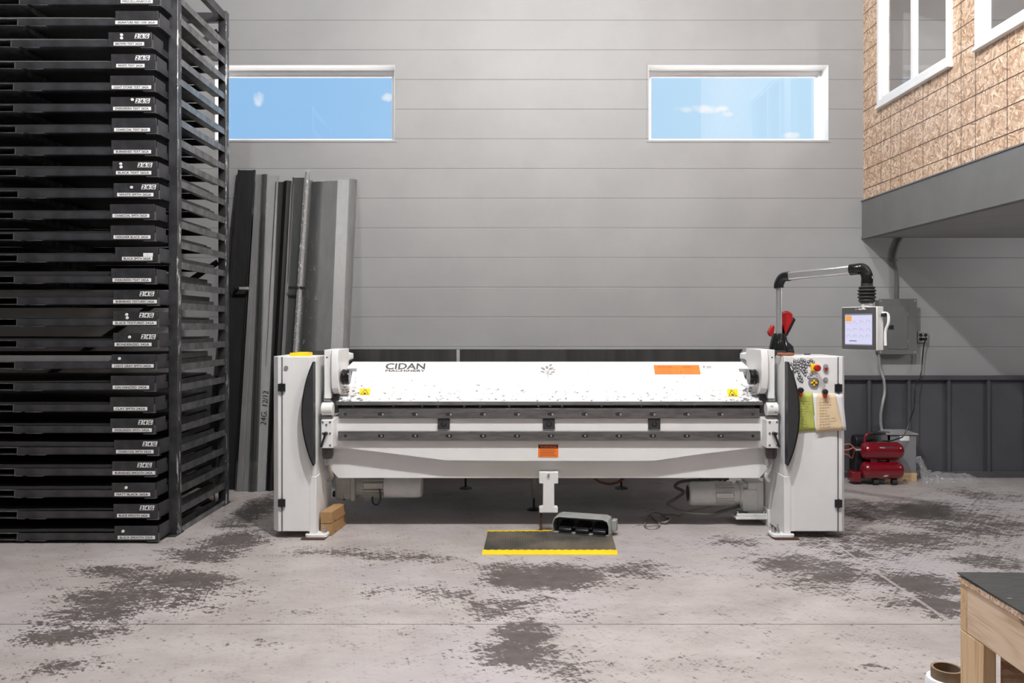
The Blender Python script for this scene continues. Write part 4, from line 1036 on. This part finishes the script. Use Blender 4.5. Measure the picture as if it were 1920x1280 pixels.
# foot pedal
pc = FL(1092, 1001); ang = math.radians(-17)
pr = V((math.cos(ang), math.sin(ang), 0)); pf = V((pr.y, -pr.x, 0))    # right, toward camera
pc = V((X_(1093, 6.06), 6.06, mz+.001))
t = thing('foot_pedal', 'grey hooded foot switch with three black pedals standing on the mat', 'pedal', pc)
w2, hh, dp = .212, .128, .085
hood = [(-w2, 0), (-w2, hh-.045), (-w2+.013, hh-.013), (-w2+.045, hh), (w2-.045, hh), (w2-.013, hh-.013), (w2, hh-.045), (w2, 0)]
inn = [(x*(.972), max(0.004, z-.007)) for x, z in hood]
def PQ(x, d, z): return pc+pr*x+pf*d+V((0,0,z))
m = MB()
outer = hood; ring = outer+inn[::-1]
for fr, bk in ((dp, -dp),):
    m.loft([[PQ(x, d_, z) for x, z in ring] for d_ in (fr, bk)])
m.prism([PQ(x, -dp, z) for x, z in hood], pf*.012)
m.prism([PQ(-w2+.003, -dp, .0), PQ(w2-.003, -dp, 0), PQ(w2-.003, dp-.02, 0), PQ(-w2+.003, dp-.02, 0)], (0, 0, .008))
m.build('hood', PEDGREY, t, .002)
m = MB(); m.prism([PQ(w2, -.01, .02), PQ(w2+.035, -.015, .02), PQ(w2+.035, -.015, .105), PQ(w2, -.01, .105)], pf*-.07); m.build('switch_box', PEDGREY, t, .006)
for k in (-1, 0, 1):
    x0 = k*.128+.008
    m = MB(); m.prism([PQ(x0-.05, dp-.005, .016), PQ(x0-.05, dp-.005, .038), PQ(x0-.05, .02, .062), PQ(x0-.05, -.05, .078), PQ(x0-.05, -.05, .016)], pr*.10); m.build('pedal', BLACK, t, .006)
    m = MB(); m.cyl(PQ(x0-.058, .0, .035), PQ(x0+.058, .0, .035), .008); m.build('pedal_pin', SILVER, t)
# coiled cable on the floor
m = mb(FL(1228, 982)); cz = .008; pts = []
pl_ = [(1252,975),(1240,968),(1222,969),(1210,982),(1212,991),(1228,993),(1237,986),(1230,978),(1219,973),(1228,977),(1245,984),(1256,981),(1254,974),(1240,970),(1262,972),(1275,968),(1290,962),(1340,955),(1366,948)]
for i, (x, y) in enumerate(pl_):
    p = FL(x, y); p.z = cz+.012*(i % 3); pts.append(p)
m.tube(pts, .0062, 8, 6); tag(m.build('floor_cable', CABLE), 'loosely coiled tan cable on the floor in front of the right motor', 'cable')
m = mb(FL(1142, 915)); Y = 6.9
m.tube([P(1112, 893, Y), P(1118, 899, Y), P(1130, 905, Y), P(1144, 907, Y), P(1158, 904, Y), P(1170, 896, Y), P(1174, 888, Y), P(1165, 880, Y), P(1140, 876, Y), P(1118, 880, Y), P(1112, 888, Y)], .010, 8, 5)
tag(m.build('hanging_cable', ORCAB), 'rust-orange cable loop hanging under the machine right of the support leg', 'cable')
# ------------------------------------------------------------------ leaning trims
def lean(bot, top, prof, mat, name, parent=None, Yb=7.62, Yt=8.28, zb=0.002, **k):
    (bx0, bx1), (tx0, tx1, ty) = bot, top
    zt = Z_(ty, Yt)
    B0, B1, T0, T1 = X_(bx0, Yb), X_(bx1, Yb), X_(tx0, Yt), X_(tx1, Yt)
    m = MB()
    if not parent: m.origin = V(((B0+B1)/2, Yb, 0))
    secs = []
    for i in range(7):
        f = i/6; y = Yb+(Yt-Yb)*f; z = zb+(zt-zb)*f; a, b_ = B0+(T0-B0)*f, B1+(T1-B1)*f
        secs.append([(a+(b_-a)*u, y+v, z) for u, v in prof])
    m.loft(secs); return m.build(name, mat, parent, **k)
flat = lambda d: [(0,0),(1,0),(1,d),(0,d)]
def chan(d, t=.0): # shallow channel with upturned lips
    return [(0,-.03),(.06,-.03),(.07,0),(.93,0),(.94,-.03),(1,-.03),(1,.012),(0,.012)]
g_l = 'metal trims leaning on the back wall'
tag(lean((404,444), (448,479,319), chan(.03), TR_BLK, 'metal_trim', Yb=7.70, Yt=8.325), 'black channel trim leaning on the wall right behind the rack post, leftmost of the trims', 'metal trim', g_l)
t = thing('wrapped_trim', 'pale grey ribbed trim with handwriting, wrapped in film and leaning beside the black channel', 'metal trim', (X_(470,7.62), 7.62, 0), g_l)
lean((443,466), (480,491.5,327), [(0,0),(.45,0),(.5,.004),(.55,0),(1,0),(1,.02),(0,.02)], TR_GRY, 'flange', t)
lean((466,482), (491.5,503,327), [(0,0),(.1,-.022),(.25,-.022),(.3,-.004),(.45,-.004),(.5,-.026),(.68,-.026),(.72,-.004),(.9,-.004),(1,0),(1,.02),(0,.02)], TR_DK, 'ribs', t)
lean((481,497.5), (502,521.5,329), flat(.02), TR_LT, 'flat_face', t)
# handwriting runs up the flat face
p0, p1 = P(489.5, 800, 7.855), P(494.5, 728, 7.93)
m = MB(); dv = (p1-p0).normalized()
off = V((0,-.02,0))
Yb_, Yt_, zt_ = 7.62, 8.28, Z_(329, 8.28)
def onface(px, py):
    # point of the leaning face behind a pixel
    d = V(((px-960)/F, 1, -(py-610)/F)); n = V((0, zt_, -(Yt_-Yb_))).normalized(); q0 = V((0, Yb_, .002)); o = V((0,0,H)); tt = (q0-o).dot(n)/d.dot(n); return o+d*tt
a, b_ = onface(499, 797), onface(503.5, 733); r_ = (b_-a).normalized(); nf = V((0, -zt_, (Yt_-Yb_))).normalized(); u_ = nf.cross(r_)
ln_ = (b_-a).length
m.text('24G.', a-nf*-.002, r_, u_, w=ln_*.42, h=.055, normal=.002, shear=.15); m.text('12/12', a+r_*ln_*.56+nf*.002, r_, u_, w=ln_*.44, h=.05, normal=.002, shear=.15)
m.build('handwriting', INK, t, recalc=False)
# film around both ends
for f0, f1 in ((.0, .09), (.86, 1.0)):
    m = MB(); secs = []
    for i in range(5):
        f = f0+(f1-f0)*i/4; y = 7.62+.66*f-.033; z = .004+(Z_(327,8.28)-.01)*f; a = X_(442,7.62)+(X_(479,8.28)-X_(442,7.62))*f; b_ = X_(498.5,7.62)+(X_(522.5,8.28)-X_(498.5,7.62))*f
        secs.append([(a, y, z), (a+(b_-a)*.3, y-.012, z), (a+(b_-a)*.6, y-.006, z), (b_, y, z), (b_, y+.062, z), (a, y+.062, z)])
    m.loft(secs, cap=False); m.build('stretch_wrap', WRAP, t)
tag(lean((487,500), (518.5,533,341), chan(.02), TR_BLK, 'metal_trim', Yb=7.66), 'narrow black trim leaning directly right of the ribbed grey trim', 'metal trim', g_l)
tag(lean((500,514), (533,546,339), [(0,0),(.5,-.03),(1,0),(1,.02),(0,.02)], TR_BLK, 'metal_trim', Yb=7.66), 'black folded-edge trim leaning between the narrow black trim and the thin grey strip', 'metal trim', g_l)
tag(lean((514,521), (545,550.5,346), flat(.03), TR_GRY, 'metal_trim', Yb=7.60, Yt=8.25), 'thin grey strip leaning in the middle of the black trims', 'metal trim', g_l)
tag(lean((521,545), (550,573,333), chan(.02), TR_DK, 'metal_trim', Yb=7.66), 'dark grey channel trim leaning right of the thin grey strip', 'metal trim', g_l)
o = tag(lean((533,540), (572,580,322), [(0,0),(.5,-.015),(1,0),(1,.03),(0,.03)], TR_GRY, 'wrapped_trim', Yb=7.52, Yt=8.21), 'slender trim wrapped in glittering film, tallest beside the big wrapped bundle', 'metal trim', g_l)
lean((532,541), (571.4,580.6,319), [(0,-.004),(.5,-.021),(1,-.004),(1,.034),(0,.034)], WRAPD, 'stretch_wrap', None, Yb=7.518, Yt=8.208)
wr = bpy.data.objects['stretch_wrap.002'] if 'stretch_wrap.002' in bpy.data.objects else None
if wr: wr.parent = o; wr.location = wr.location-o.location; WL[wr] = WL[o]
tag(lean((541,552), (579,586,338), flat(.03), TR_GRY, 'metal_trim', Yb=7.62), 'grey trim edge showing between the glittering film trim and the wrapped bundle', 'metal trim', g_l)
t = thing('wrapped_bundle', 'wide film-wrapped bundle of dark and pale grey trims, rightmost of the leaning trims', 'metal trim', (X_(590,7.5), 7.5, 0), g_l)
kw = dict(Yb=7.5, Yt=8.24)
lean((547,580), (584.5,609,341), [(0,0),(.55,-.03),(1,-.02),(1,.05),(0,.05)], TR_DK, 'dark_trim', t, **kw)
lean((580,612), (609,635,340), [(0,-.02),(1,-.045),(1,.05),(0,.05)], TR_GRY, 'grey_trim', t, **kw)
lean((612,633), (635,656,338), [(0,-.045),(1,-.03),(1,.05),(0,.05)], TR_LT, 'pale_trim', t, **kw)
lean((633,641), (656,668,336), [(0,-.03),(.6,-.01),(1,.03),(1,.05),(0,.05)], TR_GRY, 'edge_trim', t, **kw)
m = MB(); secs = []
for i in range(13):
    f = i/12*1.012; y = 7.5+.74*f-.004; z = .003+(Z_(338,8.24)-.003)*f; a = X_(545,7.5)+(X_(583,8.24)-X_(545,7.5))*f; b_ = X_(643,7.5)+(X_(670.5,8.24)-X_(643,7.5))*f
    sh = .03 if i == 12 else 0
    secs.append([(a+sh+(b_-a-2*sh)*u, y+v+random.uniform(-.003,.003), z) for u, v in ((0,-.006),(.16,-.03),(.38,-.036),(.66,-.056),(.86,-.042),(1,.0),(1.0,.056),(0,.056))])
m.loft(secs); m.build('stretch_wrap', WRAP, t)
# wall holder bar
t = thing('wall_holder', 'thin black holder bar reaching from the wall in front of the leaning trims', 'bracket', (X_(555,7.95), 8.0, Z_(540,7.95)), None)
z = Z_(540, 7.93); m = MB(); m.box(X_(541,7.93), X_(571,7.93), 7.925, 7.945, z-.008, z+.016); m.build('front_bar', BLACK, t, .002)
m = MB(); m.box(X_(567.5,7.93), X_(571,7.93), 7.94, WY, z-.006, z+.012); m.build('arm', BLACK, t, .002)
t = thing('wall_holder', 'short steel holder arm with dark tip in front of the black channel trim', 'bracket', (X_(452,8.0), 8.0, Z_(539,8.0)), None)
MB().box(X_(448,7.98), X_(466,7.98), 7.97, 7.995, z-.012, z+.014).build('arm', SILVER, t, .002); MB().cyl((X_(440,7.98), 7.982, z+.001), (X_(449,7.98), 7.982, z+.001), .017).build('tip', BLACK, t)
MB().box(X_(439,8.0), X_(443,8.0), 7.985, WY, z-.008, z+.010).build('wall_arm', BLACK, t)
# ------------------------------------------------------------------ electrical things on the back wall
y0 = WY-.12
x0, x1, z0, z1 = X_(1648.5, y0), X_(1719.5, y0), Z_(664, y0), Z_(560, y0)
t = thing('breaker_panel', 'grey breaker panel box on the back wall behind the control screen', 'electrical panel', ((x0+x1)/2, WY-.06, z0))
MB().box(x0+.012, x1-.012, y0+.012, WY, z0+.012, z1-.012).build('enclosure', FEND, t)
MB().box(x0, x1, y0, y0+.012, z0, z1).build('cover', FEND, t, .002)
dx0, dx1, dz0, dz1 = X_(1664,y0), X_(1702,y0), Z_(654,y0), Z_(573,y0)
d_ = MB().box(dx0, dx1, y0-.006, y0, dz0, dz1).build('door', FEND, t, .002)
m = MB(); m.box(dx0+.004, dx0+.06, y0-.010, y0-.006, Z_(617.5,y0), Z_(609,y0)); m.mi = 1; m.box(dx0+.022, dx0+.05, y0-.014, y0-.010, Z_(615.5,y0), Z_(611,y0)); m.build('latch', [DARKP, BLACK], d_, .001)
for py in (588, 640): MB().cyl((dx1-.002, y0-.007, Z_(py+2.5,y0)), (dx1-.002, y0-.007, Z_(py-2.5,y0)), .004).build('hinge', SILVER, d_)
for px in (1651, 1715.5):
    for py in (564, 660): MB().rev([(.010, 0), (.009, .004), (0, .005)], (X_(px,y0), y0, Z_(py,y0)), (0,-1,0), 12).build('screw', SILVER, t)
m = mb((X_(1683,WY), WY-.03, FZ0)); yy = WY-.03
m.tube([V((X_(1690,yy), yy, FZ0-.002)), P(1684, 457, yy), P(1678, 475, yy), P(1677, 492, yy), P(1680, 510, yy), P(1680.5, 535, yy), V((X_(1680,yy), yy, z1-.010))], .017, 12, 6)
m.box(X_(1676.5,yy)-.035, X_(1676.5,yy)+.035, yy, WY, Z_(489,yy), Z_(486,yy))
tag(m.build('conduit', DFLEX), 'bent dark grey conduit running from the loft down to the breaker panel', 'conduit')
m = mb((X_(1650,8.3), 8.3, .5)); yy = WY-.06
pts = [V((X_(1649,yy), yy+.0, z0+.004)), P(1648.5, 680, yy), P(1651, 695, yy), P(1657, 712, yy-.02), P(1658.5, 735, yy-.03), P(1655, 755, yy-.05), P(1651.5, 775, yy-.05), P(1651.5, 795, yy-.05), P(1654, 808, yy-.06), P(1657, 818, 8.19)]
pts = catmull(pts, 12); m.tube(pts, [.0155 if i % 2 else .0138 for i in range(len(pts))], 12)
tag(m.build('flexible_conduit', FLEX), 'pale grey flexible conduit hanging from the breaker panel to the grey cabinet below', 'conduit')
# outlet
yo = WY-.045; x0, x1, zz0, zz1 = X_(1720.5,yo), X_(1740.5,yo), Z_(641.5,yo), Z_(621.5,yo)
t = thing('power_outlet', 'metal four-socket outlet box beside the breaker panel with a black cord plugged in', 'outlet', ((x0+x1)/2, WY, zz0))
MB().box(x0, x1, yo, WY, zz0, zz1).build('box', SILVER, t, .003)
for px in (1726.5, 1735.5):
    for py in (628, 635.5):
        c = P(px, py, yo); m = MB(); m.rev([(.0175, 0), (.0175, .004)], c, (0,-1,0), 18); m.build('socket', BLACK, t)
m = mb((X_(1733,8.3), 8.3, .6)); yy = yo-.02
m.cyl((X_(1733,yy), yo-.006, Z_(635.5,yo)), (X_(1733,yy), yo-.04, Z_(635.5,yo)), .013)
m.tube([V((X_(1733,yo), yo-.035, Z_(636,yo))), P(1732, 648, yo-.03), P(1729, 680, yo-.03), P(1728, 695, 8.28), P(1723, 710, 8.27), P(1716, 725, 8.22), P(1715, 745, 8.2), P(1714, 765, 8.18), P(1707, 785, 8.08), P(1700, 805, 8.04), P(1693, 818, 8.03), P(1684, 822, 8.02), P(1672, 826, 8.0), P(1664, 827, 7.97)], .0065, 8, 6)
tag(m.build('power_cord', BLACK), 'black power cord hanging from the outlet down to the red air compressor', 'cord')  # power cord feeding the compressor
# grey cabinet on a timber base
yb = 8.12
x0, x1 = X_(1664, yb), X_(1718, yb)
t = thing('transformer_cabinet', 'grey metal cabinet with overhanging lid behind the red air compressor', 'cabinet', ((x0+x1)/2, 8.2, .1))
zb0, zb1 = Z_(886, yb), Z_(815, yb)
MB().box(x0, x1, yb, 8.30, zb0, zb1).build('body', simple('transformer_grey', (.22,.22,.225), .45, var=.05), t, .003)
m = MB(); m.loft([[(x0-.015, yb-.015, zb1), (x1+.015, yb-.015, zb1), (x1+.015, 8.30, zb1), (x0-.015, 8.30, zb1)], [(x0-.015, yb-.015, zb1+.012), (x1+.015, yb-.015, zb1+.012), (x1+.015, 8.30, zb1+.012), (x0-.015, 8.30, zb1+.012)], [(x0+.03, yb+.08, zb1+.036), (x1-.05, yb+.08, zb1+.036), (x1-.05, 8.28, zb1+.036), (x0+.03, 8.28, zb1+.036)]])
m.build('lid', SILVER if False else GREYP, t, .002)
m = MB(); m.box(X_(1687,yb), X_(1705,yb), yb-.002, yb, Z_(826,yb), Z_(816,yb)); m.build('plate', LABELW, t)
m = MB(); m.box(x0-.06, x0+.03, yb-.0, yb+.06, Z_(826,yb), Z_(809,yb)); m.build('conduit_fitting', DFLEX, t, .004)
m = mb(((x0+x1)/2, 8.2, 0)); m.box(x0-.03, x1+.005, yb-.005, yb+.033, 0, zb0-.001); m.box(x0-.03, x1+.005, 8.26, 8.298, 0, zb0-.001)
tag(m.build('timber_base', PINE_X, bevel=.003), 'pale timber base under the grey metal cabinet', 'timber')
# air compressor
t = thing('air_compressor', 'dark red twin-tank air compressor with a carrying handle beside the grey cabinet', 'air compressor', (X_(1648,7.98), 7.98, 0))
def tank(xa, xb, zc, r, y, tilt=0):
    L_ = xb-xa
    MB().rev([(.01, 0), (r*.55, .008), (r*.85, .026), (r*.98, .05), (r, .07), (r, L_-.07), (r*.98, L_-.05), (r*.85, L_-.026), (r*.55, L_-.008), (.01, L_)], (xa, y, zc), (1, tilt, 0), 36).build('tank', RED, t)
y = 7.95
zu, zl = Z_(845, y), Z_(881, y); r = .087
xa, xb = X_(1613,y), X_(1693,y)
tank(xa, xb, zu, r, y); tank(xa, xb, zl, r, y)
m = MB(); m.box(X_(1630,y), X_(1642,y), y-.03, y+.03, zl+r*.8, zu-r*.8); m.box(X_(1665,y), X_(1678,y), y-.03, y+.03, zl+r*.8, zu-r*.8); m.build('saddle', RED, t)
m = MB(); m.tube([(X_(1623,y), y+.02, zu+r*.7), (X_(1623.5,y), y+.02, zu+r+.045), (X_(1630,y), y+.02, zu+r+.075), (X_(1642,y), y+.02, zu+r+.08), (X_(1656,y), y+.02, zu+r+.08)], .012, 12, 6); m.build('handle', RED, t)
m = MB(); m.rev([(.012, 0), (.015, .005), (.015, .14), (.012, .145)], (X_(1633,y), y+.02, zu+r+.081), (1,0,0), 14); m.build('grip', BLACK, t)
m = MB(); m.box(X_(1598,8.1), X_(1632,8.1), 8.02, 8.18, .10, .36); m.cyl((X_(1600,8.1), 8.1, .40), (X_(1640,8.1), 8.1, .40), .07); m.build('pump', BLACK, t, .01)
m = MB(); m.box(X_(1596,y), X_(1614,y), 7.93, 8.05, .03, .13); m.build('rear_bracket', RED, t, .01)
for px in (1638, 1673):
    m = MB(); m.cyl((X_(px-3,y), y-.02, .030), (X_(px+6,y), y-.02, .030), .030, seg=18); m.build('foot', RUBBER, t); 
    m = MB(); m.cyl((X_(px+1.5,y), y-.02, .04), (X_(px+1.5,y), y-.01, .115), .014); m.build('foot_stem', RED, t)
m = MB(); zz = zu+.045; yy = y-r*.86
pq = lambda px, dz: (X_(px, yy), y-math.sqrt(r*r-dz*dz)-.002, zu+dz)
ring = [pq(1647.5+29*u, .036+.016*v) for u, v in ((0,.5),(.04,.0),(.96,0),(1,.5),(.96,1),(.04,1))]
m.face(ring); m.mi = 1
upn = (V(pq(1650,.050))-V(pq(1650,.038))).normalized(); m.text('PRO', V(pq(1649.5, .037))+V((0,-.002,0)), (1,0,0), upn, w=.048, h=.012, normal=.0012)
m.build('name_label', [DPUR, LABELW], t, recalc=False)
m = MB(); m.face([(X_(1656,yy), y-math.sqrt(r*r-.05**2)-.002, zl-.05), (X_(1663,yy), y-math.sqrt(r*r-.05**2)-.002, zl-.05), (X_(1666,yy), y-math.sqrt(r*r-.035**2)-.002, zl-.035), (X_(1659,yy), y-math.sqrt(r*r-.035**2)-.002, zl-.035)]); m.build('rating_label', LABELW, t, recalc=False)
m = MB(); m.cyl((xa-.045, y, zu+.01), (xa+.01, y, zu+.01), .012); m.build('air_outlet', SILVER, t)
m = mb((X_(1594,8.0), 8.0, .2)); yy = 7.97
m.tube([V((xa-.04, y, zu+.01)), P(1601, 839, yy), P(1594, 833, yy), P(1585, 833, yy), P(1578, 838, yy), P(1580, 843, yy), P(1590, 843, yy), P(1602, 840, yy+.02), P(1598, 858, 8.1), P(1588, 852, 8.1), P(1575, 850, 8.1)], .0075, 8, 6)
tag(m.build('air_hose', REDH), 'thin red air hose looping left of the red air compressor behind the right cabinet', 'hose')
# crumpled clear plastic on the floor
m = mb((X_(1775,8.1), 8.1, 0)); nx, ny = 46, 12; rows = []
import mathutils.noise as mnz
for j in range(ny+1):
    row = []
    for i in range(nx+1):
        u = i/nx; v = j/ny; x = X_(1719.5,8.1)+(X_(1843,8.1)-X_(1719.5,8.1))*u
        hgt = (.20*math.exp(-(u/.20)**2)+.085*math.exp(-((u-.45)/.35)**2)+.055*math.exp(-((u-.85)/.18)**2))*math.sin(math.pi*min(1, max(0, v)))**.6*(1-u**8)
        n = mnz.noise((x*14, v*4, 3.3))*.35+mnz.noise((x*34, v*9, 1.3))*.25
        z = max(.003, hgt*(1+n)); y = 7.985+.285*v+.02*mnz.noise((x*9, v*3, 7)); y = y+.03*(1-u)*0
        if 0 < j < ny: x += .02*mnz.noise((x*20, v*6, 9))
        row.append(m.bm.verts.new((x, y, z)))
    rows.append(row)
for j in range(ny):
    for i in range(nx): m.bm.faces.new((rows[j][i], rows[j][i+1], rows[j+1][i+1], rows[j+1][i]))
tag(m.build('plastic_wrap', WRAPD, recalc=False), 'crumpled clear plastic film heaped on the floor along the dark wainscot', 'plastic film')
# ------------------------------------------------------------------ workbench and film roll in the foreground
BX0, BYf, BZ = 1.362, 2.48, .793
BY0 = .55; BX1 = 2.7
t = thing('workbench', 'pine workbench with a dark stapled rubber top in the near right corner', 'workbench', ((BX0+BX1)/2, 1.5, 0))
skew = .035                                                        # the bench stands slightly turned
def SK(m):
    for v in m.bm.verts: v.co.x += (v.co.y-BYf)*-skew*0+ (BYf-v.co.y)*-.030
    return m
SK(MB().box(BX0-.004, BX1, BY0, BYf+.004, BZ-.022, BZ-.004)).build('top_board', OSBE, t, .001)
m = MB(); n = 14; secs = []
for i in range(n+1):
    y = BY0+(BYf+.006-BY0)*i/n; lift = .006*max(0, (i-11)/3)
    secs.append([(BX0-.006, y, BZ-.0038+lift), (BX1, y, BZ-.0038), (BX1, y, BZ), (BX0-.006, y, BZ+lift)])
m.loft(secs); SK(m).build('top_mat', simple('dark_rubber_sheet', (.035,.04,.042), .42, var=.25, scale=14, stretch=(1,4,1)), t)
SK(MB().box(BX0, BX0+.038, BY0, BYf-.038, BZ-.163, BZ-.022)).build('side_rail', PINE_Y, t, .003)
SK(MB().box(BX0-.0, BX1, BYf-.038, BYf, BZ-.163, BZ-.022)).build('end_rail', PINE_X, t, .003)
for y1 in (BYf, BY0+.2):
    SK(MB().box(BX0, BX0+.089, y1-.038, y1, 0, BZ-.164)).build('leg', PINE_Z, t, .003)
    SK(MB().box(BX0, BX0+.038, y1-.127, y1-.0385, 0, BZ-.164)).build('leg', PINE_Z, t, .003)
for y1 in (BYf, BY0+.2): SK(MB().box(BX1-.089, BX1, y1-.089, y1, 0, BZ-.164)).build('leg', PINE_Z, t, .003)
SK(MB().box(BX0+.10, BX1-.1, BYf-.055, BYf-.040, .05, BZ-.17)).build('back_panel', OSBD, t)
SK(MB().box(BX0+.04, BX0+.08, BY0+.21, BYf-.13, .30, .34)).build('stretcher', PINE_Y, t, .003)
for px, py in ((1819,1078),(1846.5,1078),(1881,1079),(1835,1088),(1854,1099),(1892.5,1123)):
    Y = (H-BZ)*F/(py-610); x = X_(px, Y); MB().box(x-.006, x+.006, Y-.0022, Y+.0022, BZ-.001, BZ+.0028).build('staple', SILVER, t)
RXc, RYc, RZt, Rr = X_(1775.5,2.58), 2.58, Z_(1251,2.58), .0625
t = thing('film_roll', 'roll of white stretch film on a brown cardboard core standing behind the workbench corner', 'film roll', (RXc, RYc, 0))
MB().rev([(.046, .02), (Rr-.004, .02), (Rr, .026), (Rr, RZt-.040), (Rr-.004, RZt-.032), (.046, RZt-.032)], (RXc, RYc, 0), (0,0,1), 48, cap=False).build('film', FILM, t)
MB().rev([(.0385, .0), (.0465, .0), (.0465, RZt), (.0385, RZt), (.0385, .0)], (RXc, RYc, 0), (0,0,1), 40, cap=False).build('cardboard_core', CARD, t)
# ------------------------------------------------------------------ world: blue sky with small clouds
w = bpy.data.worlds.new('sky'); scene.world = w; w.use_nodes = True; nt = w.node_tree; bg = nt.nodes['Background']
tc = nt.nodes.new('ShaderNodeTexCoord'); sp = nt.nodes.new('ShaderNodeSeparateXYZ'); nt.links.new(tc.outputs['Generated'], sp.inputs[0])
dx, dy, dz = [E(nt, o) for o in sp.outputs]
az = dx/dy.mx(.05); el = dz/dy.mx(.05)
ns = nt.nodes.new('ShaderNodeTexNoise'); ns.inputs['Scale'].default_value = 60; ns.inputs['Detail'].default_value = 6; nt.links.new(tc.outputs['Generated'], ns.inputs['Vector']); nz = E(nt, ns.outputs[0])
cl = None
for px, py, rx, ry, a in ((1330,204,34,9,1.0),(1280,206,20,6,.7),(1485,254,18,6,.9),(486,184,11,13,.85),(728,183,16,8,.8),(1365,214,14,5,.6)):
    u = (az-(px-960)/F)/(rx/F); v = (el-(610-py)/F)/(ry/F); d = u*u+v*v
    c = (d*-1.0+1.3+(nz-.5)*4.2).step(.0, 1.5)*a*d.step(2.6, .8); cl = c if cl is None else cl.mx(c)
gr = nt.nodes.new('ShaderNodeMix'); gr.data_type = 'RGBA'; nt.links.new(az.step(-.35, .38).s, gr.inputs[0])
gr.inputs[6].default_value = (.31,.57,.90,1); gr.inputs[7].default_value = (.56,.80,1.0,1)
cm = nt.nodes.new('ShaderNodeMix'); cm.data_type = 'RGBA'; nt.links.new((cl*.9).s, cm.inputs[0]); nt.links.new(gr.outputs[2], cm.inputs[6]); cm.inputs[7].default_value = (.90,.95,1.0,1)
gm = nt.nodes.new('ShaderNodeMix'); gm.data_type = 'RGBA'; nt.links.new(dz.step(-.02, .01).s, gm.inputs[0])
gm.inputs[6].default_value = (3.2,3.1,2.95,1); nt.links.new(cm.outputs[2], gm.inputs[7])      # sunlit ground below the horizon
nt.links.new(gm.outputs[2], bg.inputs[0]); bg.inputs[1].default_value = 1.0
# ------------------------------------------------------------------ lamps: high-bay fixtures under the roof, one below the loft, added loft fill
def lamp(x, y, z, e, size=.07, col=(1,.99,.98)):
    l = bpy.data.lights.new('shop_or_fill_lamp', 'POINT'); l.shadow_soft_size = size; l.energy = e; l.color = col
    o = bpy.data.objects.new('shop_or_fill_lamp', l); COL.objects.link(o); o.location = (x, y, z)
lamp(.15, 3.4, 5.75, 830)
lamp(-1.85, 3.4, 5.75, 170, .1)
lamp(1.85, 3.4, 5.75, 340, .12)
lamp(-2.4, -2.6, 5.75, 70, .2); lamp(2.4, -2.6, 5.75, 70, .2)
lamp(6.3, 6.2, 2.30, 62, .2)
lamp(6.2, 5.4, 5.6, 170, .2)  # unseen fill light, added to brighten the loft behind its windows
# ------------------------------------------------------------------ camera
cam = bpy.data.cameras.new('camera'); co = bpy.data.objects.new('camera', cam); COL.objects.link(co)
co.location = (0, 0, H); co.rotation_euler = (math.pi/2, 0, 0); cam.lens = F/1920*36; cam.sensor_width = 36; cam.shift_y = -30/1920; cam.clip_start = .05
scene.camera = co
vs = scene.view_settings; vs.view_transform = 'Standard'; vs.look = 'None'; vs.gamma = 1; vs.exposure = 0; vs.use_curve_mapping = False
